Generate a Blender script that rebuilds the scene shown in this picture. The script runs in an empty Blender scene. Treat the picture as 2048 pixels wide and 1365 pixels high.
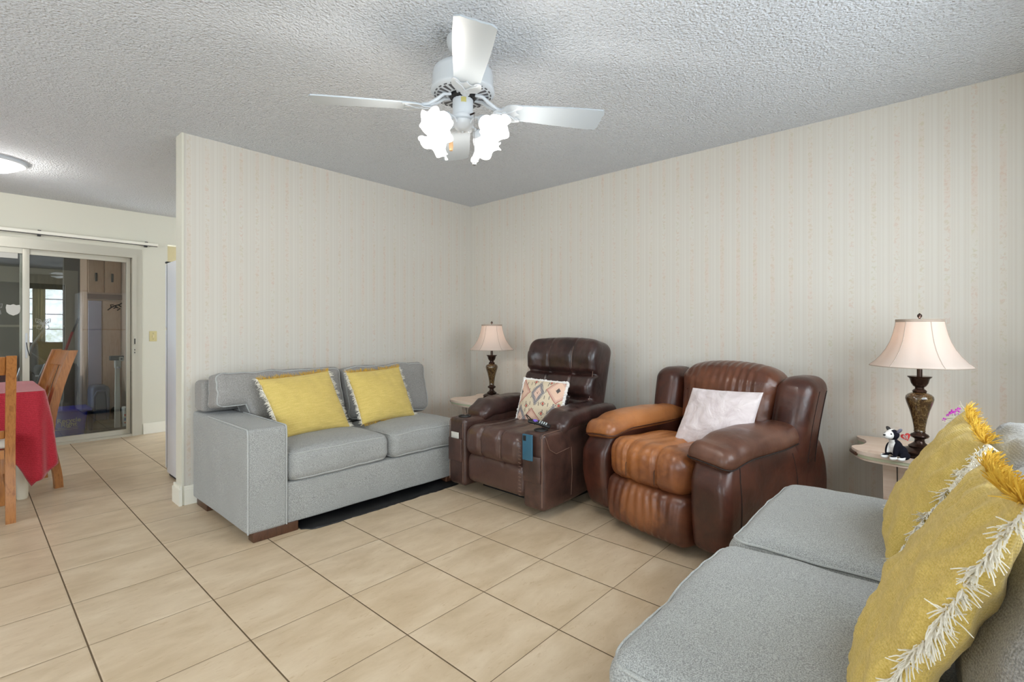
import bpy, math, random
from math import sin, cos, pi, radians, sqrt, atan2
from mathutils import Vector as V, Matrix, Euler, noise
random.seed(7)
SC = bpy.context.scene
COL = SC.collection

# ------------------------------------------------------------------ camera
F_PX, HORIZON, YAW = 977.4, 661.6, 0.841
cam_d = bpy.data.cameras.new('camera'); cam = bpy.data.objects.new('camera', cam_d); COL.objects.link(cam)
cam.location = (-3.5475, -3.7529, 1.1475)
cam.rotation_euler = (pi/2, 0, -YAW)
cam_d.sensor_width = 36; cam_d.lens = F_PX/2048*36
cam_d.shift_y = -(682.5-HORIZON)/2048
cam_d.clip_start = 0.02
SC.camera = cam
# ------------------------------------------------------------------ view
SC.view_settings.view_transform = 'Standard'; SC.view_settings.look = 'None'
SC.view_settings.exposure = -0.12; SC.view_settings.gamma = 1.0
SC.view_settings.use_curve_mapping = False
SC.cycles.use_denoising = True
SC.cycles.max_bounces = 10; SC.cycles.diffuse_bounces = 6; SC.cycles.glossy_bounces = 4
SC.cycles.transparent_max_bounces = 12
SC.cycles.sample_clamp_indirect = 6.0
SC.cycles.use_adaptive_sampling = True; SC.cycles.adaptive_threshold = .03
# ------------------------------------------------------------------ world: bright overcast daylight over greenery
W = bpy.data.worlds.new('daylight'); SC.world = W; W.use_nodes = True
wn = W.node_tree; wn.nodes.clear()
wo = wn.nodes.new('ShaderNodeOutputWorld'); wb = wn.nodes.new('ShaderNodeBackground')
wt = wn.nodes.new('ShaderNodeTexCoord'); wz = wn.nodes.new('ShaderNodeTexNoise'); wz.inputs['Scale'].default_value = 26
wz.inputs['Detail'].default_value = 6; wz.inputs['Roughness'].default_value = .75
wr = wn.nodes.new('ShaderNodeValToRGB'); wr.color_ramp.elements[0].position = .38; wr.color_ramp.elements[1].position = .6
wr.color_ramp.elements[0].color = (.46, .54, .47, 1); wr.color_ramp.elements[1].color = (.88, .96, 1.14, 1)
wn.links.new(wt.outputs['Generated'], wz.inputs['Vector']); wn.links.new(wz.outputs['Fac'], wr.inputs['Fac'])
# lower half of the world kept sky-bright, tuned to light the ceiling
wsx = wn.nodes.new('ShaderNodeSeparateXYZ'); wn.links.new(wt.outputs['Generated'], wsx.inputs[0])
wg = wn.nodes.new('ShaderNodeValToRGB'); wg.color_ramp.elements[0].position = .44; wg.color_ramp.elements[1].position = .52
wg.color_ramp.elements[0].color = (1.0, 1.0, 1.02, 1); wg.color_ramp.elements[1].color = (1, 1, 1, 1)
wma = wn.nodes.new('ShaderNodeMath'); wma.operation = 'MULTIPLY_ADD'; wma.inputs[1].default_value = .5; wma.inputs[2].default_value = .5
wn.links.new(wsx.outputs[2], wma.inputs[0]); wn.links.new(wma.outputs[0], wg.inputs[0])
wmx = wn.nodes.new('ShaderNodeMix'); wmx.data_type = 'RGBA'; wmx.blend_type = 'MULTIPLY'; wmx.inputs[0].default_value = 1
wn.links.new(wr.outputs['Color'], wmx.inputs[6]); wn.links.new(wg.outputs[0], wmx.inputs[7]); wn.links.new(wmx.outputs[2], wb.inputs['Color']); wn.links.new(wb.outputs[0], wo.inputs[0])
wb.inputs['Strength'].default_value = 11.8
H = 2.4495                      # ceiling height
YD = 2.895                      # far (dining) wall
YF = -4.34                      # front wall, behind the camera
XL = -6.6                       # left wall, outside the frame
# sky portals in the front window and the two added windows
def portal(name, loc, rot, sx, sy):
    l = bpy.data.lights.new(name, 'AREA'); l.shape = 'RECTANGLE'; l.size = sx; l.size_y = sy
    o = bpy.data.objects.new(name, l); COL.objects.link(o); o.location = loc; o.rotation_euler = rot
    l.cycles.is_portal = True
    return o
WIN_F = (-2.72, -0.75, 0.86, 2.12)        # front window x0,x1,z0,z1
WIN_L_ADDED = (-1.7, 0.1, 0.8, 2.1)             # unseen left window, added to let in more light: y0,y1,z0,z1
WIN_G_ADDED = (-5.9, -3.75, 0.15, 2.15)         # unseen second front window, added to brighten faces turned to the camera
portal('sky_portal', ((WIN_F[0]+WIN_F[1])/2, YF-.05, (WIN_F[2]+WIN_F[3])/2), (pi/2, 0, 0), WIN_F[1]-WIN_F[0], WIN_F[3]-WIN_F[2])
portal('sky_portal', ((WIN_G_ADDED[0]+WIN_G_ADDED[1])/2, YF-.05, (WIN_G_ADDED[2]+WIN_G_ADDED[3])/2), (pi/2, 0, 0), WIN_G_ADDED[1]-WIN_G_ADDED[0], WIN_G_ADDED[3]-WIN_G_ADDED[2])
portal('sky_portal', (XL-.05, (WIN_L_ADDED[0]+WIN_L_ADDED[1])/2, (WIN_L_ADDED[2]+WIN_L_ADDED[3])/2), (0, -pi/2, 0), WIN_L_ADDED[3]-WIN_L_ADDED[2], WIN_L_ADDED[1]-WIN_L_ADDED[0])

# ------------------------------------------------------------------ material kit
def srgb(r, g, b):
    f = lambda c: (c/255/12.92) if c/255 <= .04045 else ((c/255+.055)/1.055)**2.4
    return (f(r), f(g), f(b), 1)
class MT:
    def __init__(s, name, col=(.5, .5, .5, 1), rough=.6, metal=0, spec=.5):
        s.m = bpy.data.materials.new(name); s.m.use_nodes = True
        s.t = s.m.node_tree; s.b = s.t.nodes['Principled BSDF']
        s.b.inputs['Base Color'].default_value = col; s.b.inputs['Roughness'].default_value = rough
        s.b.inputs['Metallic'].default_value = metal; s.b.inputs['Specular IOR Level'].default_value = spec
        s._c = None
    def n(s, ty, **k):
        x = s.t.nodes.new(ty)
        for a, v in k.items(): setattr(x, a, v)
        return x
    def lk(s, a, b): s.t.links.new(a, b); return s
    def set(s, node, **k):
        for a, v in k.items():
            i = node.inputs[a.replace('_', ' ')]
            if hasattr(v, 'is_linked'): s.lk(v, i)
            else: i.default_value = v
        return node
    def obj(s, gen=False):
        if s._c is None: s._c = s.n('ShaderNodeTexCoord')
        return s._c.outputs['Generated' if gen else 'Object']
    def pos(s): return s.n('ShaderNodeNewGeometry').outputs['Position']
    def mp(s, vec, scale=(1, 1, 1), rot=(0, 0, 0), loc=(0, 0, 0)):
        x = s.n('ShaderNodeMapping'); s.lk(vec, x.inputs[0]); x.inputs['Scale'].default_value = scale
        x.inputs['Rotation'].default_value = rot; x.inputs['Location'].default_value = loc
        return x.outputs[0]
    def noise(s, vec, scale, detail=3, rough=.5, dist=0):
        x = s.n('ShaderNodeTexNoise'); s.lk(vec, x.inputs['Vector'])
        s.set(x, Scale=scale, Detail=detail, Roughness=rough, Distortion=dist); return x.outputs['Fac']
    def voro(s, vec, scale, feature='F1', out='Distance', rnd=1):
        x = s.n('ShaderNodeTexVoronoi', feature=feature); s.lk(vec, x.inputs['Vector']); s.set(x, Scale=scale, Randomness=rnd)
        return x.outputs[out]
    def m2(s, op, a, b=0., c=0.):
        x = s.n('ShaderNodeMath', operation=op)
        for i, v in enumerate((a, b, c)):
            if hasattr(v, 'is_linked'): s.lk(v, x.inputs[i])
            else: x.inputs[i].default_value = v
        return x.outputs[0]
    def sep(s, vec):
        x = s.n('ShaderNodeSeparateXYZ'); s.lk(vec, x.inputs[0]); return x.outputs
    def ramp(s, fac, stops, interp='LINEAR'):
        x = s.n('ShaderNodeValToRGB'); s.lk(fac, x.inputs[0]); e = x.color_ramp.elements; x.color_ramp.interpolation = interp
        while len(e) < len(stops): e.new(.5)
        for i, (p, c) in enumerate(stops):
            e[i].position = p; e[i].color = c if not isinstance(c, (int, float)) else (c, c, c, 1)
        return x.outputs[0]
    def mix(s, fac, a, b, mode='MIX'):
        x = s.n('ShaderNodeMix', data_type='RGBA', blend_type=mode)
        for i, v in ((0, fac), (6, a), (7, b)):
            if hasattr(v, 'is_linked'): s.lk(v, x.inputs[i])
            else: x.inputs[i].default_value = v
        return x.outputs[2]
    def col(s, v): s.lk(v, s.b.inputs['Base Color']); return s
    def rgh(s, v): s.lk(v, s.b.inputs['Roughness']); return s
    def bump(s, h, strength=.3, dist=.01, prev=None):
        x = s.n('ShaderNodeBump'); s.lk(h, x.inputs['Height']); s.set(x, Strength=strength, Distance=dist)
        if prev is not None: s.lk(prev, x.inputs['Normal'])
        s.lk(x.outputs[0], s.b.inputs['Normal']); return x.outputs[0]
    def emit(s, col, st):
        s.b.inputs['Emission Color'].default_value = col; s.b.inputs['Emission Strength'].default_value = st; return s
def plain(name, rgb, rough=.5, metal=0, spec=.5):
    return MT(name, srgb(*rgb), rough, metal, spec).m

M = {}
def popcorn():
    t = MT('popcorn ceiling', srgb(228, 231, 235), .95, spec=.1); p = t.pos()
    v = t.voro(p, 105, 'SMOOTH_F1'); n = t.noise(p, 62, 4, .65)
    h = t.m2('ADD', t.m2('MULTIPLY', t.m2('SUBTRACT', 1, v), .8), t.m2('MULTIPLY', n, 1.5))
    t.bump(h, 1.0, .016)
    # dust stain blown onto the texture beside the fan canopy
    s = t.sep(p)
    dx = t.m2('ADD', s[0], 2.145); dy = t.m2('ADD', s[1], 2.105)
    r = t.m2('SQRT', t.m2('ADD', t.m2('MULTIPLY', dx, dx), t.m2('MULTIPLY', dy, dy)))
    f = t.m2('MULTIPLY', t.ramp(r, [(.03, 1.0), (.10, 0.0)]), t.ramp(t.noise(p, 90, 2), [(.42, 0.2), (.6, 1.0)]))
    c = t.mix(t.m2('MULTIPLY', f, .6), srgb(228, 231, 235), srgb(110, 108, 104))
    pit = t.ramp(n, [(.33, 1.0), (.45, 0.0)])
    c = t.mix(t.m2('MULTIPLY', pit, .25), c, srgb(180, 180, 180))
    t.col(c); return t.m
M['ceil'] = popcorn()
def wallpaper(name, base, strength):
    t = MT(name, base, .75, spec=.25); p = t.pos(); s = t.sep(p)
    u = t.m2('ADD', s[0], s[1]); per = .1075
    fr = t.m2('FRACT', t.m2('DIVIDE', t.m2('ADD', u, 20), per))
    # floral vine column
    fl = t.ramp(fr, [(.06, 0.), (.12, 1.), (.3, 1.), (.36, 0.)])
    cmb = t.n('ShaderNodeCombineXYZ'); t.lk(u, cmb.inputs[0]); t.lk(s[2], cmb.inputs[1])
    n = t.noise(cmb.outputs[0], 55, 3, .6, .8); sp = t.ramp(n, [(.5, 0.), (.62, 1.)])
    n2 = t.noise(cmb.outputs[0], 9, 2); flc = t.ramp(n2, [(.4, srgb(200, 172, 156)), (.6, srgb(188, 182, 152))])
    f = t.m2('MULTIPLY', t.m2('MULTIPLY', fl, sp), strength*.5)
    # bands and pinstripes between the columns
    bands = t.ramp(fr, [(.0, .5), (.04, .9), (.05, .25), (.4, .25), (.41, .9), (.45, .45), (.5, .45), (.53, .9), (.56, .6), (.6, .6), (.62, .2), (.74, .2), (.76, .65), (.82, .65), (.84, .25), (.9, .25), (.92, .9), (.95, .5), (1, .5)])
    dark = (base[0]*.90, base[1]*.86, base[2]*.83, 1)
    c = t.mix(t.m2('MULTIPLY', bands, strength*.8), base, dark)
    wash = t.m2('MULTIPLY', fl, t.ramp(t.noise(t.mp(cmb.outputs[0], (1.6, 2.2, 1)), 1.0, 2), [(.42, 0.), (.62, .38)]))
    c = t.mix(wash, c, srgb(206, 184, 168))
    c = t.mix(f, c, flc)
    t.col(c); t.bump(t.noise(p, 300, 2), .05, .002); return t.m
M['paper'] = wallpaper('striped floral wallpaper', srgb(208, 204, 195), 1.0)
M['paint'] = MT('cream wall paint', srgb(212, 209, 194), .6, spec=.3).m
M['trimpaint'] = MT('gloss cream trim paint', srgb(232, 229, 216), .4).m
def floor_mat():
    t = MT('beige ceramic tile', srgb(205, 180, 145), .38, spec=.4); p = t.pos(); s = t.sep(p); T = .4064
    def line(ax, off, w):
        fr = t.m2('FRACT', t.m2('ADD', t.m2('DIVIDE', t.m2('SUBTRACT', s[ax], off), T), 40))
        d = t.m2('MULTIPLY', t.m2('SUBTRACT', .5, t.m2('ABSOLUTE', t.m2('SUBTRACT', fr, .5))), T)
        return d, t.m2('LESS_THAN', d, w)
    dx, lx = line(0, -3.2506, .0026); dy, ly = line(1, -1.8248, .0014)
    g = t.m2('MAXIMUM', lx, ly)
    cx = t.m2('FLOOR', t.m2('DIVIDE', t.m2('SUBTRACT', s[0], -3.2506), T)); cy = t.m2('FLOOR', t.m2('DIVIDE', t.m2('SUBTRACT', s[1], -1.8248), T))
    wn_ = t.n('ShaderNodeTexWhiteNoise'); wn_.noise_dimensions = '2D'
    cb = t.n('ShaderNodeCombineXYZ'); t.lk(cx, cb.inputs[0]); t.lk(cy, cb.inputs[1]); t.lk(cb.outputs[0], wn_.inputs['Vector'])
    tv = wn_.outputs['Value']
    off = t.n('ShaderNodeVectorMath', operation='MULTIPLY'); t.lk(wn_.outputs['Color'], off.inputs[0]); off.inputs[1].default_value = (9, 9, 9)
    pp = t.n('ShaderNodeVectorMath', operation='ADD'); t.lk(p, pp.inputs[0]); t.lk(off.outputs[0], pp.inputs[1])
    n1 = t.noise(t.mp(pp.outputs[0], (4, 9, 1)), 1.0, 5, .6, .3)
    n2 = t.noise(t.mp(pp.outputs[0], (22, 60, 1)), 1.0, 4, .7, .5)
    c = t.ramp(n1, [(.3, srgb(190, 168, 138)), (.5, srgb(204, 183, 154)), (.72, srgb(216, 197, 170))])
    c = t.mix(t.ramp(n2, [(.58, 0.), (.72, .5)]), c, srgb(172, 143, 106))
    c = t.mix(t.m2('MULTIPLY', tv, .12), c, srgb(190, 160, 120))
    c = t.mix(g, c, srgb(96, 78, 56)); t.col(c)
    t.rgh(t.m2('ADD', t.m2('MULTIPLY', g, .4), t.m2('ADD', t.m2('MULTIPLY', n1, .12), .30)))
    h = t.m2('MULTIPLY', t.ramp(t.m2('MINIMUM', dx, dy), [(0., 0.), (.006, 1.)]), 1.0)
    t.bump(t.m2('ADD', h, t.m2('MULTIPLY', n2, .12)), .35, .003); return t.m
M['tile'] = floor_mat()
def weave(name, a, b, scale=420, slub=None, bumpd=.0015, rough=.9):
    t = MT(name, a, rough, spec=.15); p = t.obj()
    w1 = t.n('ShaderNodeTexWave', wave_type='BANDS', bands_direction='X'); t.lk(p, w1.inputs[0]); t.set(w1, Scale=scale/6.28*.8, Distortion=1.2, Detail=1.)
    w2 = t.n('ShaderNodeTexWave', wave_type='BANDS', bands_direction='Z'); t.lk(p, w2.inputs[0]); t.set(w2, Scale=scale/6.28*.8, Distortion=1.2, Detail=1.)
    n = t.noise(p, scale*.75, 2, .6); n3 = t.noise(p, 5, 3, .5)
    nn = t.ramp(n, [(.38, 0.), (.62, 1.)])
    c = t.mix(nn, a, b)
    if slub:
        sl = t.noise(t.mp(p, slub), 1, 2, .6); c = t.mix(t.ramp(sl, [(.45, 0.), (.7, .45)]), c, (min(1, b[0]*1.25), min(1, b[1]*1.25), min(1, b[2]*1.35), 1))
    c = t.mix(t.ramp(n3, [(.35, .10), (.65, .0)]), c, (a[0]*.6, a[1]*.58, a[2]*.52, 1))
    t.col(c); h = t.m2('ADD', n, t.m2('MULTIPLY', t.m2('ADD', w1.outputs['Fac'], w2.outputs['Fac']), .5))
    t.bump(h, .5, bumpd)
    t.b.inputs['Sheen Weight'].default_value = .15
    return t.m
M['grey'] = weave('grey woven upholstery', srgb(130, 131, 129), srgb(178, 179, 176), 480)
M['grey_back'] = weave('taupe grey woven upholstery', srgb(124, 122, 119), srgb(166, 163, 159), 480)
M['piping'] = weave('light grey piping cord', srgb(156, 158, 156), srgb(186, 187, 184), 600)
M['mustard'] = weave('mustard slub cotton', srgb(200, 174, 92), srgb(216, 192, 116), 500, slub=(14, 14, 240))
M['mustardB'] = weave('mustard slub cotton vertical', srgb(194, 166, 82), srgb(212, 186, 108), 500, slub=(14, 240, 240))
M['fringeY'] = plain('golden yarn', (206, 166, 66), .9, spec=.1)
M['fringeW'] = plain('off white yarn', (236, 231, 218), .9, spec=.1)
def leather(name, dark, mid, wear=None, wpos=None, rough=.33, wearamt=1., gs=1):
    t = MT(name, dark, rough, spec=.55); p = t.obj()
    n1 = t.noise(p, 7*gs, 4, .6, .4); n2 = t.noise(p, 30, 3, .6)
    c = t.mix(t.ramp(n1, [(.35, 0.), (.68, 1.)]), dark, mid)
    if wear:
        cx, cy, cz, rx, ry, rz = wpos
        s = t.sep(p)
        q = None
        for i, (cc, rr) in enumerate(((cx, rx), (cy, ry), (cz, rz))):
            d = t.m2('DIVIDE', t.m2('SUBTRACT', s[i], cc), rr); d = t.m2('MULTIPLY', d, d)
            q = d if q is None else t.m2('ADD', q, d)
        q = t.m2('ADD', t.m2('SQRT', q), t.m2('MULTIPLY', t.m2('SUBTRACT', n1, .5), 1.4))
        q = t.m2('ADD', q, t.m2('MULTIPLY', t.m2('SUBTRACT', n2, .5), .5))
        c = t.mix(t.ramp(q, [(.45, wearamt), (1.15, 0.)]), c, wear)
    t.col(c)
    v = t.voro(p, 330, 'DISTANCE_TO_EDGE'); t.b.inputs['Coat Weight'].default_value = .12; t.b.inputs['Coat Roughness'].default_value = .25
    b1 = t.bump(t.ramp(v, [(0., 0.), (.18, 1.)]), .07, .0006)
    st = t.n('ShaderNodeTexNoise'); t.lk(t.mp(p, (6, 6, 5)), st.inputs['Vector']); t.set(st, Scale=2.6, Detail=3., Roughness=.5, Distortion=.3)
    t.bump(st.outputs['Fac'], .3, .012, b1)
    t.rgh(t.m2('ADD', t.m2('MULTIPLY', n1, .22), rough-.1)); return t.m
DK, MD = srgb(40, 25, 23), srgb(66, 41, 36)
M['lea1'] = leather('dark brown leather', DK, MD, srgb(96, 68, 58), (0., 0., .3, .40, .9, .4), .33, .5)
M['lea1side'] = leather('brown leather side', srgb(52, 34, 29), srgb(82, 55, 46), None, None, .40)
M['lea2'] = leather('cognac brown leather', srgb(50, 24, 17), srgb(80, 41, 28), None, None, .33)
M['stitch'] = plain('seam thread', (116, 88, 74), .7)
M['seam'] = plain('dark seam', (30, 18, 14), .7)
M['marble'] = None
def marble():
    t = MT('brown marble resin', srgb(60, 44, 28), .12, spec=.6); p = t.obj()
    n = t.noise(t.mp(p, (1, 1, .7)), 24, 6, .7, .9)
    c = t.ramp(n, [(.30, srgb(34, 22, 15)), (.44, srgb(74, 54, 32)), (.492, srgb(88, 68, 40)), (.5, srgb(176, 150, 100)), (.508, srgb(82, 60, 36)), (.6, srgb(64, 46, 28)), (.72, srgb(36, 24, 17))])
    t.col(c); t.b.inputs['Coat Weight'].default_value = .6; return t.m
M['marble'] = marble()
M['bronze'] = MT('dark bronze', srgb(58, 40, 32), .22, .55).m
def shade_mat():
    t = MT('cream lamp shade fabric', srgb(232, 222, 214), .85, spec=.1); p = t.obj()
    t.b.inputs['Emission Color'].default_value = srgb(255, 226, 205); 
    t.b.inputs['Emission Strength'].default_value = 0.0
    t.bump(t.noise(t.mp(p, (200, 200, 900)), 1, 2), .15, .001)
    tr = t.n('ShaderNodeBsdfTranslucent'); tr.inputs['Color'].default_value = srgb(242, 228, 218)
    mx = t.n('ShaderNodeMixShader'); mx.inputs[0].default_value = .5
    out = t.t.nodes['Material Output']; t.lk(t.b.outputs[0], mx.inputs[1]); t.lk(tr.outputs[0], mx.inputs[2]); t.lk(mx.outputs[0], out.inputs[0])
    return t.m
M['shade'] = shade_mat()
M['shadetrim'] = plain('grey beige shade braid', (176, 160, 146), .8)
M['white'] = MT('white enamel', srgb(196, 200, 203), .3, spec=.5).m
def blade_mat():
    t = MT('white fan blade laminate', srgb(172, 179, 184), .35); t.bump(t.noise(t.mp(t.obj(), (3, 60, 60)), 1, 2), .04, .002); return t.m
M['blade'] = blade_mat()
M['black'] = plain('black', (14, 13, 13), .5)
M['darkslot'] = plain('dark vent slot', (80, 78, 80), .8)
M['litglass'] = MT('lit frosted glass', srgb(255, 255, 255), .4).emit((1, .99, .97, 1), .85).m
M['domeglass'] = MT('lit dome glass', srgb(255, 255, 255), .4).emit((1, .99, .96, 1), 1.6).m
def laminate():
    t = MT('pickled pink laminate', srgb(226, 204, 186), .35); p = t.obj()
    n = t.noise(t.mp(p, (30, 3, 30)), 1, 3, .6); t.col(t.ramp(n, [(.3, srgb(218, 192, 172)), (.7, srgb(234, 216, 200))])); return t.m
M['lam'] = laminate()
def wood(name, a, b, rough=.35, ax=(6, 6, .7)):
    t = MT(name, a, rough); p = t.obj(); n = t.noise(t.mp(p, ax), 9, 5, .6, 1.4)
    t.col(t.ramp(n, [(.3, a), (.55, b), (.75, a)])); t.bump(n, .08, .002); return t.m
M['oak'] = wood('honey oak', srgb(128, 78, 34), srgb(166, 108, 54))
M['oakraw'] = wood('worn oak edge', srgb(176, 146, 108), srgb(206, 180, 140))
M['darkwood'] = wood('espresso wood', srgb(58, 34, 22), srgb(84, 54, 36), .4)
def cloth_red():
    t = MT('red damask cloth', srgb(168, 24, 42), .65, spec=.3); p = t.obj()
    w = t.n('ShaderNodeTexWave', wave_type='BANDS', bands_direction='Z'); t.lk(p, w.inputs[0]); t.set(w, Scale=26., Distortion=6., Detail=2., Detail_Scale=6.)
    t.col(t.mix(w.outputs['Fac'], srgb(158, 18, 36), srgb(184, 36, 54))); t.bump(w.outputs['Fac'], .25, .003); t.b.inputs['Sheen Weight'].default_value = .3; return t.m
M['red'] = cloth_red()
def glass_mat():
    t = MT('door glass', (1, 1, 1, 1)); nt = t.t; nt.nodes.remove(t.b)
    tr = t.n('ShaderNodeBsdfTransparent'); tr.inputs[0].default_value = (.84, .86, .85, 1)
    gl = t.n('ShaderNodeBsdfGlossy'); gl.inputs['Roughness'].default_value = 0.0
    fr = t.n('ShaderNodeFresnel'); fr.inputs[0].default_value = 1.9
    mx = t.n('ShaderNodeMixShader'); t.lk(fr.outputs[0], mx.inputs[0]); t.lk(tr.outputs[0], mx.inputs[1]); t.lk(gl.outputs[0], mx.inputs[2])
    t.lk(mx.outputs[0], nt.nodes['Material Output'].inputs[0]); return t.m
M['glass'] = glass_mat()
M['alu'] = MT('aged aluminium', srgb(196, 192, 178), .4, .3).m
M['almond'] = plain('almond plastic', (205, 192, 140), .4)
M['fridge'] = MT('white fridge enamel', srgb(226, 230, 236), .35).m
M['porch'] = plain('grey porch paneling', (92, 92, 88), .8)
M['porchfloor'] = plain('dark red porch floor', (86, 66, 66), .5)
M['offwhite'] = plain('chalky white', (200, 198, 190), .6)
M['peach'] = wood('pale birch veneer', srgb(196, 158, 130), srgb(214, 180, 152), .5)
M['blue'] = plain('blue plastic', (40, 44, 190), .4)
M['slate'] = plain('slate blue plastic', (46, 64, 100), .5)
M['dkgrey'] = plain('charcoal plastic', (44, 44, 46), .5)
M['steel'] = MT('steel', srgb(170, 170, 172), .3, .9).m

# ------------------------------------------------------------------ mesh kit
class MB:
    def __init__(s): s.v = []; s.f = []; s.mi = []; s.mats = []; s.T = Matrix.Identity(4); s.cur = 0
    def mat(s, m):
        if m not in s.mats: s.mats.append(m)
        s.cur = s.mats.index(m); return s
    def add(s, vs, fs, T=None):
        o = len(s.v); TT = s.T if T is None else s.T @ T
        s.v += [TT @ V(p) for p in vs]
        for f in fs: s.f.append(tuple(o+i for i in f)); s.mi.append(s.cur)
        return s
    def rbox(s, c, size, r=.01, seg=(1, 1, 1), fn=None, T=None, k=2):
        h = [x/2 for x in size]; r = min(r, min(h)*.999)
        ax = []
        for a in range(3):
            e = [h[a]-r+r*(1-cos(pi/2*(j/k)))*0 + r*(j/k) for j in range(k+1)]
            inner = [-h[a]+r+(2*(h[a]-r))*j/seg[a] for j in range(1, seg[a])]
            ax.append([-x for x in reversed(e)] + inner + e)
        idx = {}; vs = []; fs = []
        def vid(p):
            key = (round(p[0], 6), round(p[1], 6), round(p[2], 6))
            if key in idx: return idx[key]
            q = V([max(-(h[i]-r), min(h[i]-r, p[i])) for i in range(3)]); d = V(p)-q
            if d.length > 1e-9: q = q+d.normalized()*r
            if fn: q = fn(q)
            q = V(q)+V(c); vs.append(q); idx[key] = len(vs)-1; return len(vs)-1
        for a in range(3):
            b, cc = (a+1) % 3, (a+2) % 3
            for sgn in (-1, 1):
                for i in range(len(ax[b])-1):
                    for j in range(len(ax[cc])-1):
                        quad = []
                        for (ii, jj) in ((i, j), (i+1, j), (i+1, j+1), (i, j+1)):
                            p = [0, 0, 0]; p[a] = sgn*h[a]; p[b] = ax[b][ii]; p[cc] = ax[cc][jj]; quad.append(vid(p))
                        if sgn < 0: quad.reverse()
                        if len(set(quad)) == 4: fs.append(tuple(quad))
                        elif len(set(quad)) == 3: fs.append(tuple(dict.fromkeys(quad)))
        return s.add(vs, fs, T)
    def box(s, x0, x1, y0, y1, z0, z1, r=0, T=None):
        c = ((x0+x1)/2, (y0+y1)/2, (z0+z1)/2); sz = (abs(x1-x0), abs(y1-y0), abs(z1-z0))
        if r: return s.rbox(c, sz, r, T=T)
        vs = [(x, y, z) for x in (x0, x1) for y in (y0, y1) for z in (z0, z1)]
        return s.add(vs, [(0, 1, 3, 2), (4, 6, 7, 5), (0, 4, 5, 1), (2, 3, 7, 6), (0, 2, 6, 4), (1, 5, 7, 3)], T)
    def lathe(s, prof, n=32, c=(0, 0, 0), fn=None, T=None, cap=True):
        vs = []; fs = []
        for i, (r, z) in enumerate(prof):
            for j in range(n):
                a = 2*pi*j/n; p = V((r*cos(a), r*sin(a), z))
                if fn: p = fn(p, a, i/(len(prof)-1))
                vs.append(p+V(c))
        for i in range(len(prof)-1):
            for j in range(n):
                k = (j+1) % n; fs.append((i*n+j, i*n+k, (i+1)*n+k, (i+1)*n+j))
        if cap:
            if prof[0][0] > 1e-5: fs.append(tuple(reversed(range(n))))
            if prof[-1][0] > 1e-5: fs.append(tuple((len(prof)-1)*n+j for j in range(n)))
        return s.add(vs, fs, T)
    def tube(s, pts, r, n=6, closed=False, T=None):
        pts = [V(p) for p in pts]; m = len(pts); vs = []; fs = []
        rs = r if isinstance(r, (list, tuple)) else [r]*m
        up = None
        for i, p in enumerate(pts):
            a = pts[(i-1) % m] if (closed or i > 0) else p; b = pts[(i+1) % m] if (closed or i < m-1) else p
            t = (b-a)
            if t.length < 1e-9: t = V((0, 0, 1))
            t.normalize()
            if up is None: up = V((0, 0, 1)) if abs(t.z) < .9 else V((1, 0, 0))
            sd = t.cross(up)
            if sd.length < 1e-6: sd = t.cross(V((1, .3, 0)))
            sd.normalize(); up = sd.cross(t).normalized()
            for j in range(n):
                an = 2*pi*j/n; vs.append(p+(sd*cos(an)+up*sin(an))*rs[i])
        for i in range(m if closed else m-1):
            i2 = (i+1) % m
            for j in range(n):
                k = (j+1) % n; fs.append((i*n+j, i*n+k, i2*n+k, i2*n+j))
        if not closed: fs.append(tuple(reversed(range(n)))); fs.append(tuple((m-1)*n+j for j in range(n)))
        return s.add(vs, fs, T)
    def prism(s, poly, z0, z1, T=None):
        n = len(poly); vs = [(x, y, z0) for x, y in poly]+[(x, y, z1) for x, y in poly]
        fs = [tuple(reversed(range(n))), tuple(range(n, 2*n))]+[(i, (i+1) % n, n+(i+1) % n, n+i) for i in range(n)]
        return s.add(vs, fs, T)
    def build(s, name, m=None, parent=None, smooth=True, ang=40, **tags):
        me = bpy.data.meshes.new(name); me.from_pydata([tuple(p) for p in s.v], [], s.f)
        ms = s.mats if s.mats else [m]
        for x in ms: me.materials.append(x)
        if s.mats: me.polygons.foreach_set('material_index', s.mi)
        me.validate(); me.update()
        if smooth:
            me.shade_smooth()
            try: me.set_sharp_from_angle(angle=radians(ang))
            except Exception: pass
        o = bpy.data.objects.new(name, me); COL.objects.link(o)
        if parent is not None: o.parent = parent
        for k, v in tags.items(): o[k] = v
        return o
def thing(name, label, cat, loc=(0, 0, 0), rot=0, group=None):
    o = bpy.data.objects.new(name, None); COL.objects.link(o); o.location = loc; o.rotation_euler = (0, 0, rot)
    o.empty_display_size = .1
    o['label'] = label; o['category'] = cat
    if group: o['group'] = group
    return o
def tag(o, label, cat, group=None):
    o['label'] = label; o['category'] = cat
    if group: o['group'] = group
    return o
def text_mesh(c, m):
    tmp = bpy.data.objects.new('tmp', c); COL.objects.link(tmp); bpy.context.view_layer.update()
    me = bpy.data.meshes.new_from_object(tmp.evaluated_get(bpy.context.evaluated_depsgraph_get())); bpy.data.objects.remove(tmp)
    me.name = 'lettering'; me.materials.clear(); me.materials.append(m)
    o = bpy.data.objects.new('lettering', me); COL.objects.link(o); return o
def struct(mb, name, m, parent=None, **k):
    o = mb.build(name, m, parent, smooth=k.pop('smooth', False))
    if parent is None: o['kind'] = 'structure'
    return o
def ns(p, sc, seed=0): return noise.noise(V(p)*sc+V((seed*3.1, seed*7.7, seed*1.3)))
def sm(a, b, x):
    t = max(0., min(1., (x-a)/(b-a))) if a != b else float(x > a); return t*t*(3-2*t)
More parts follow.
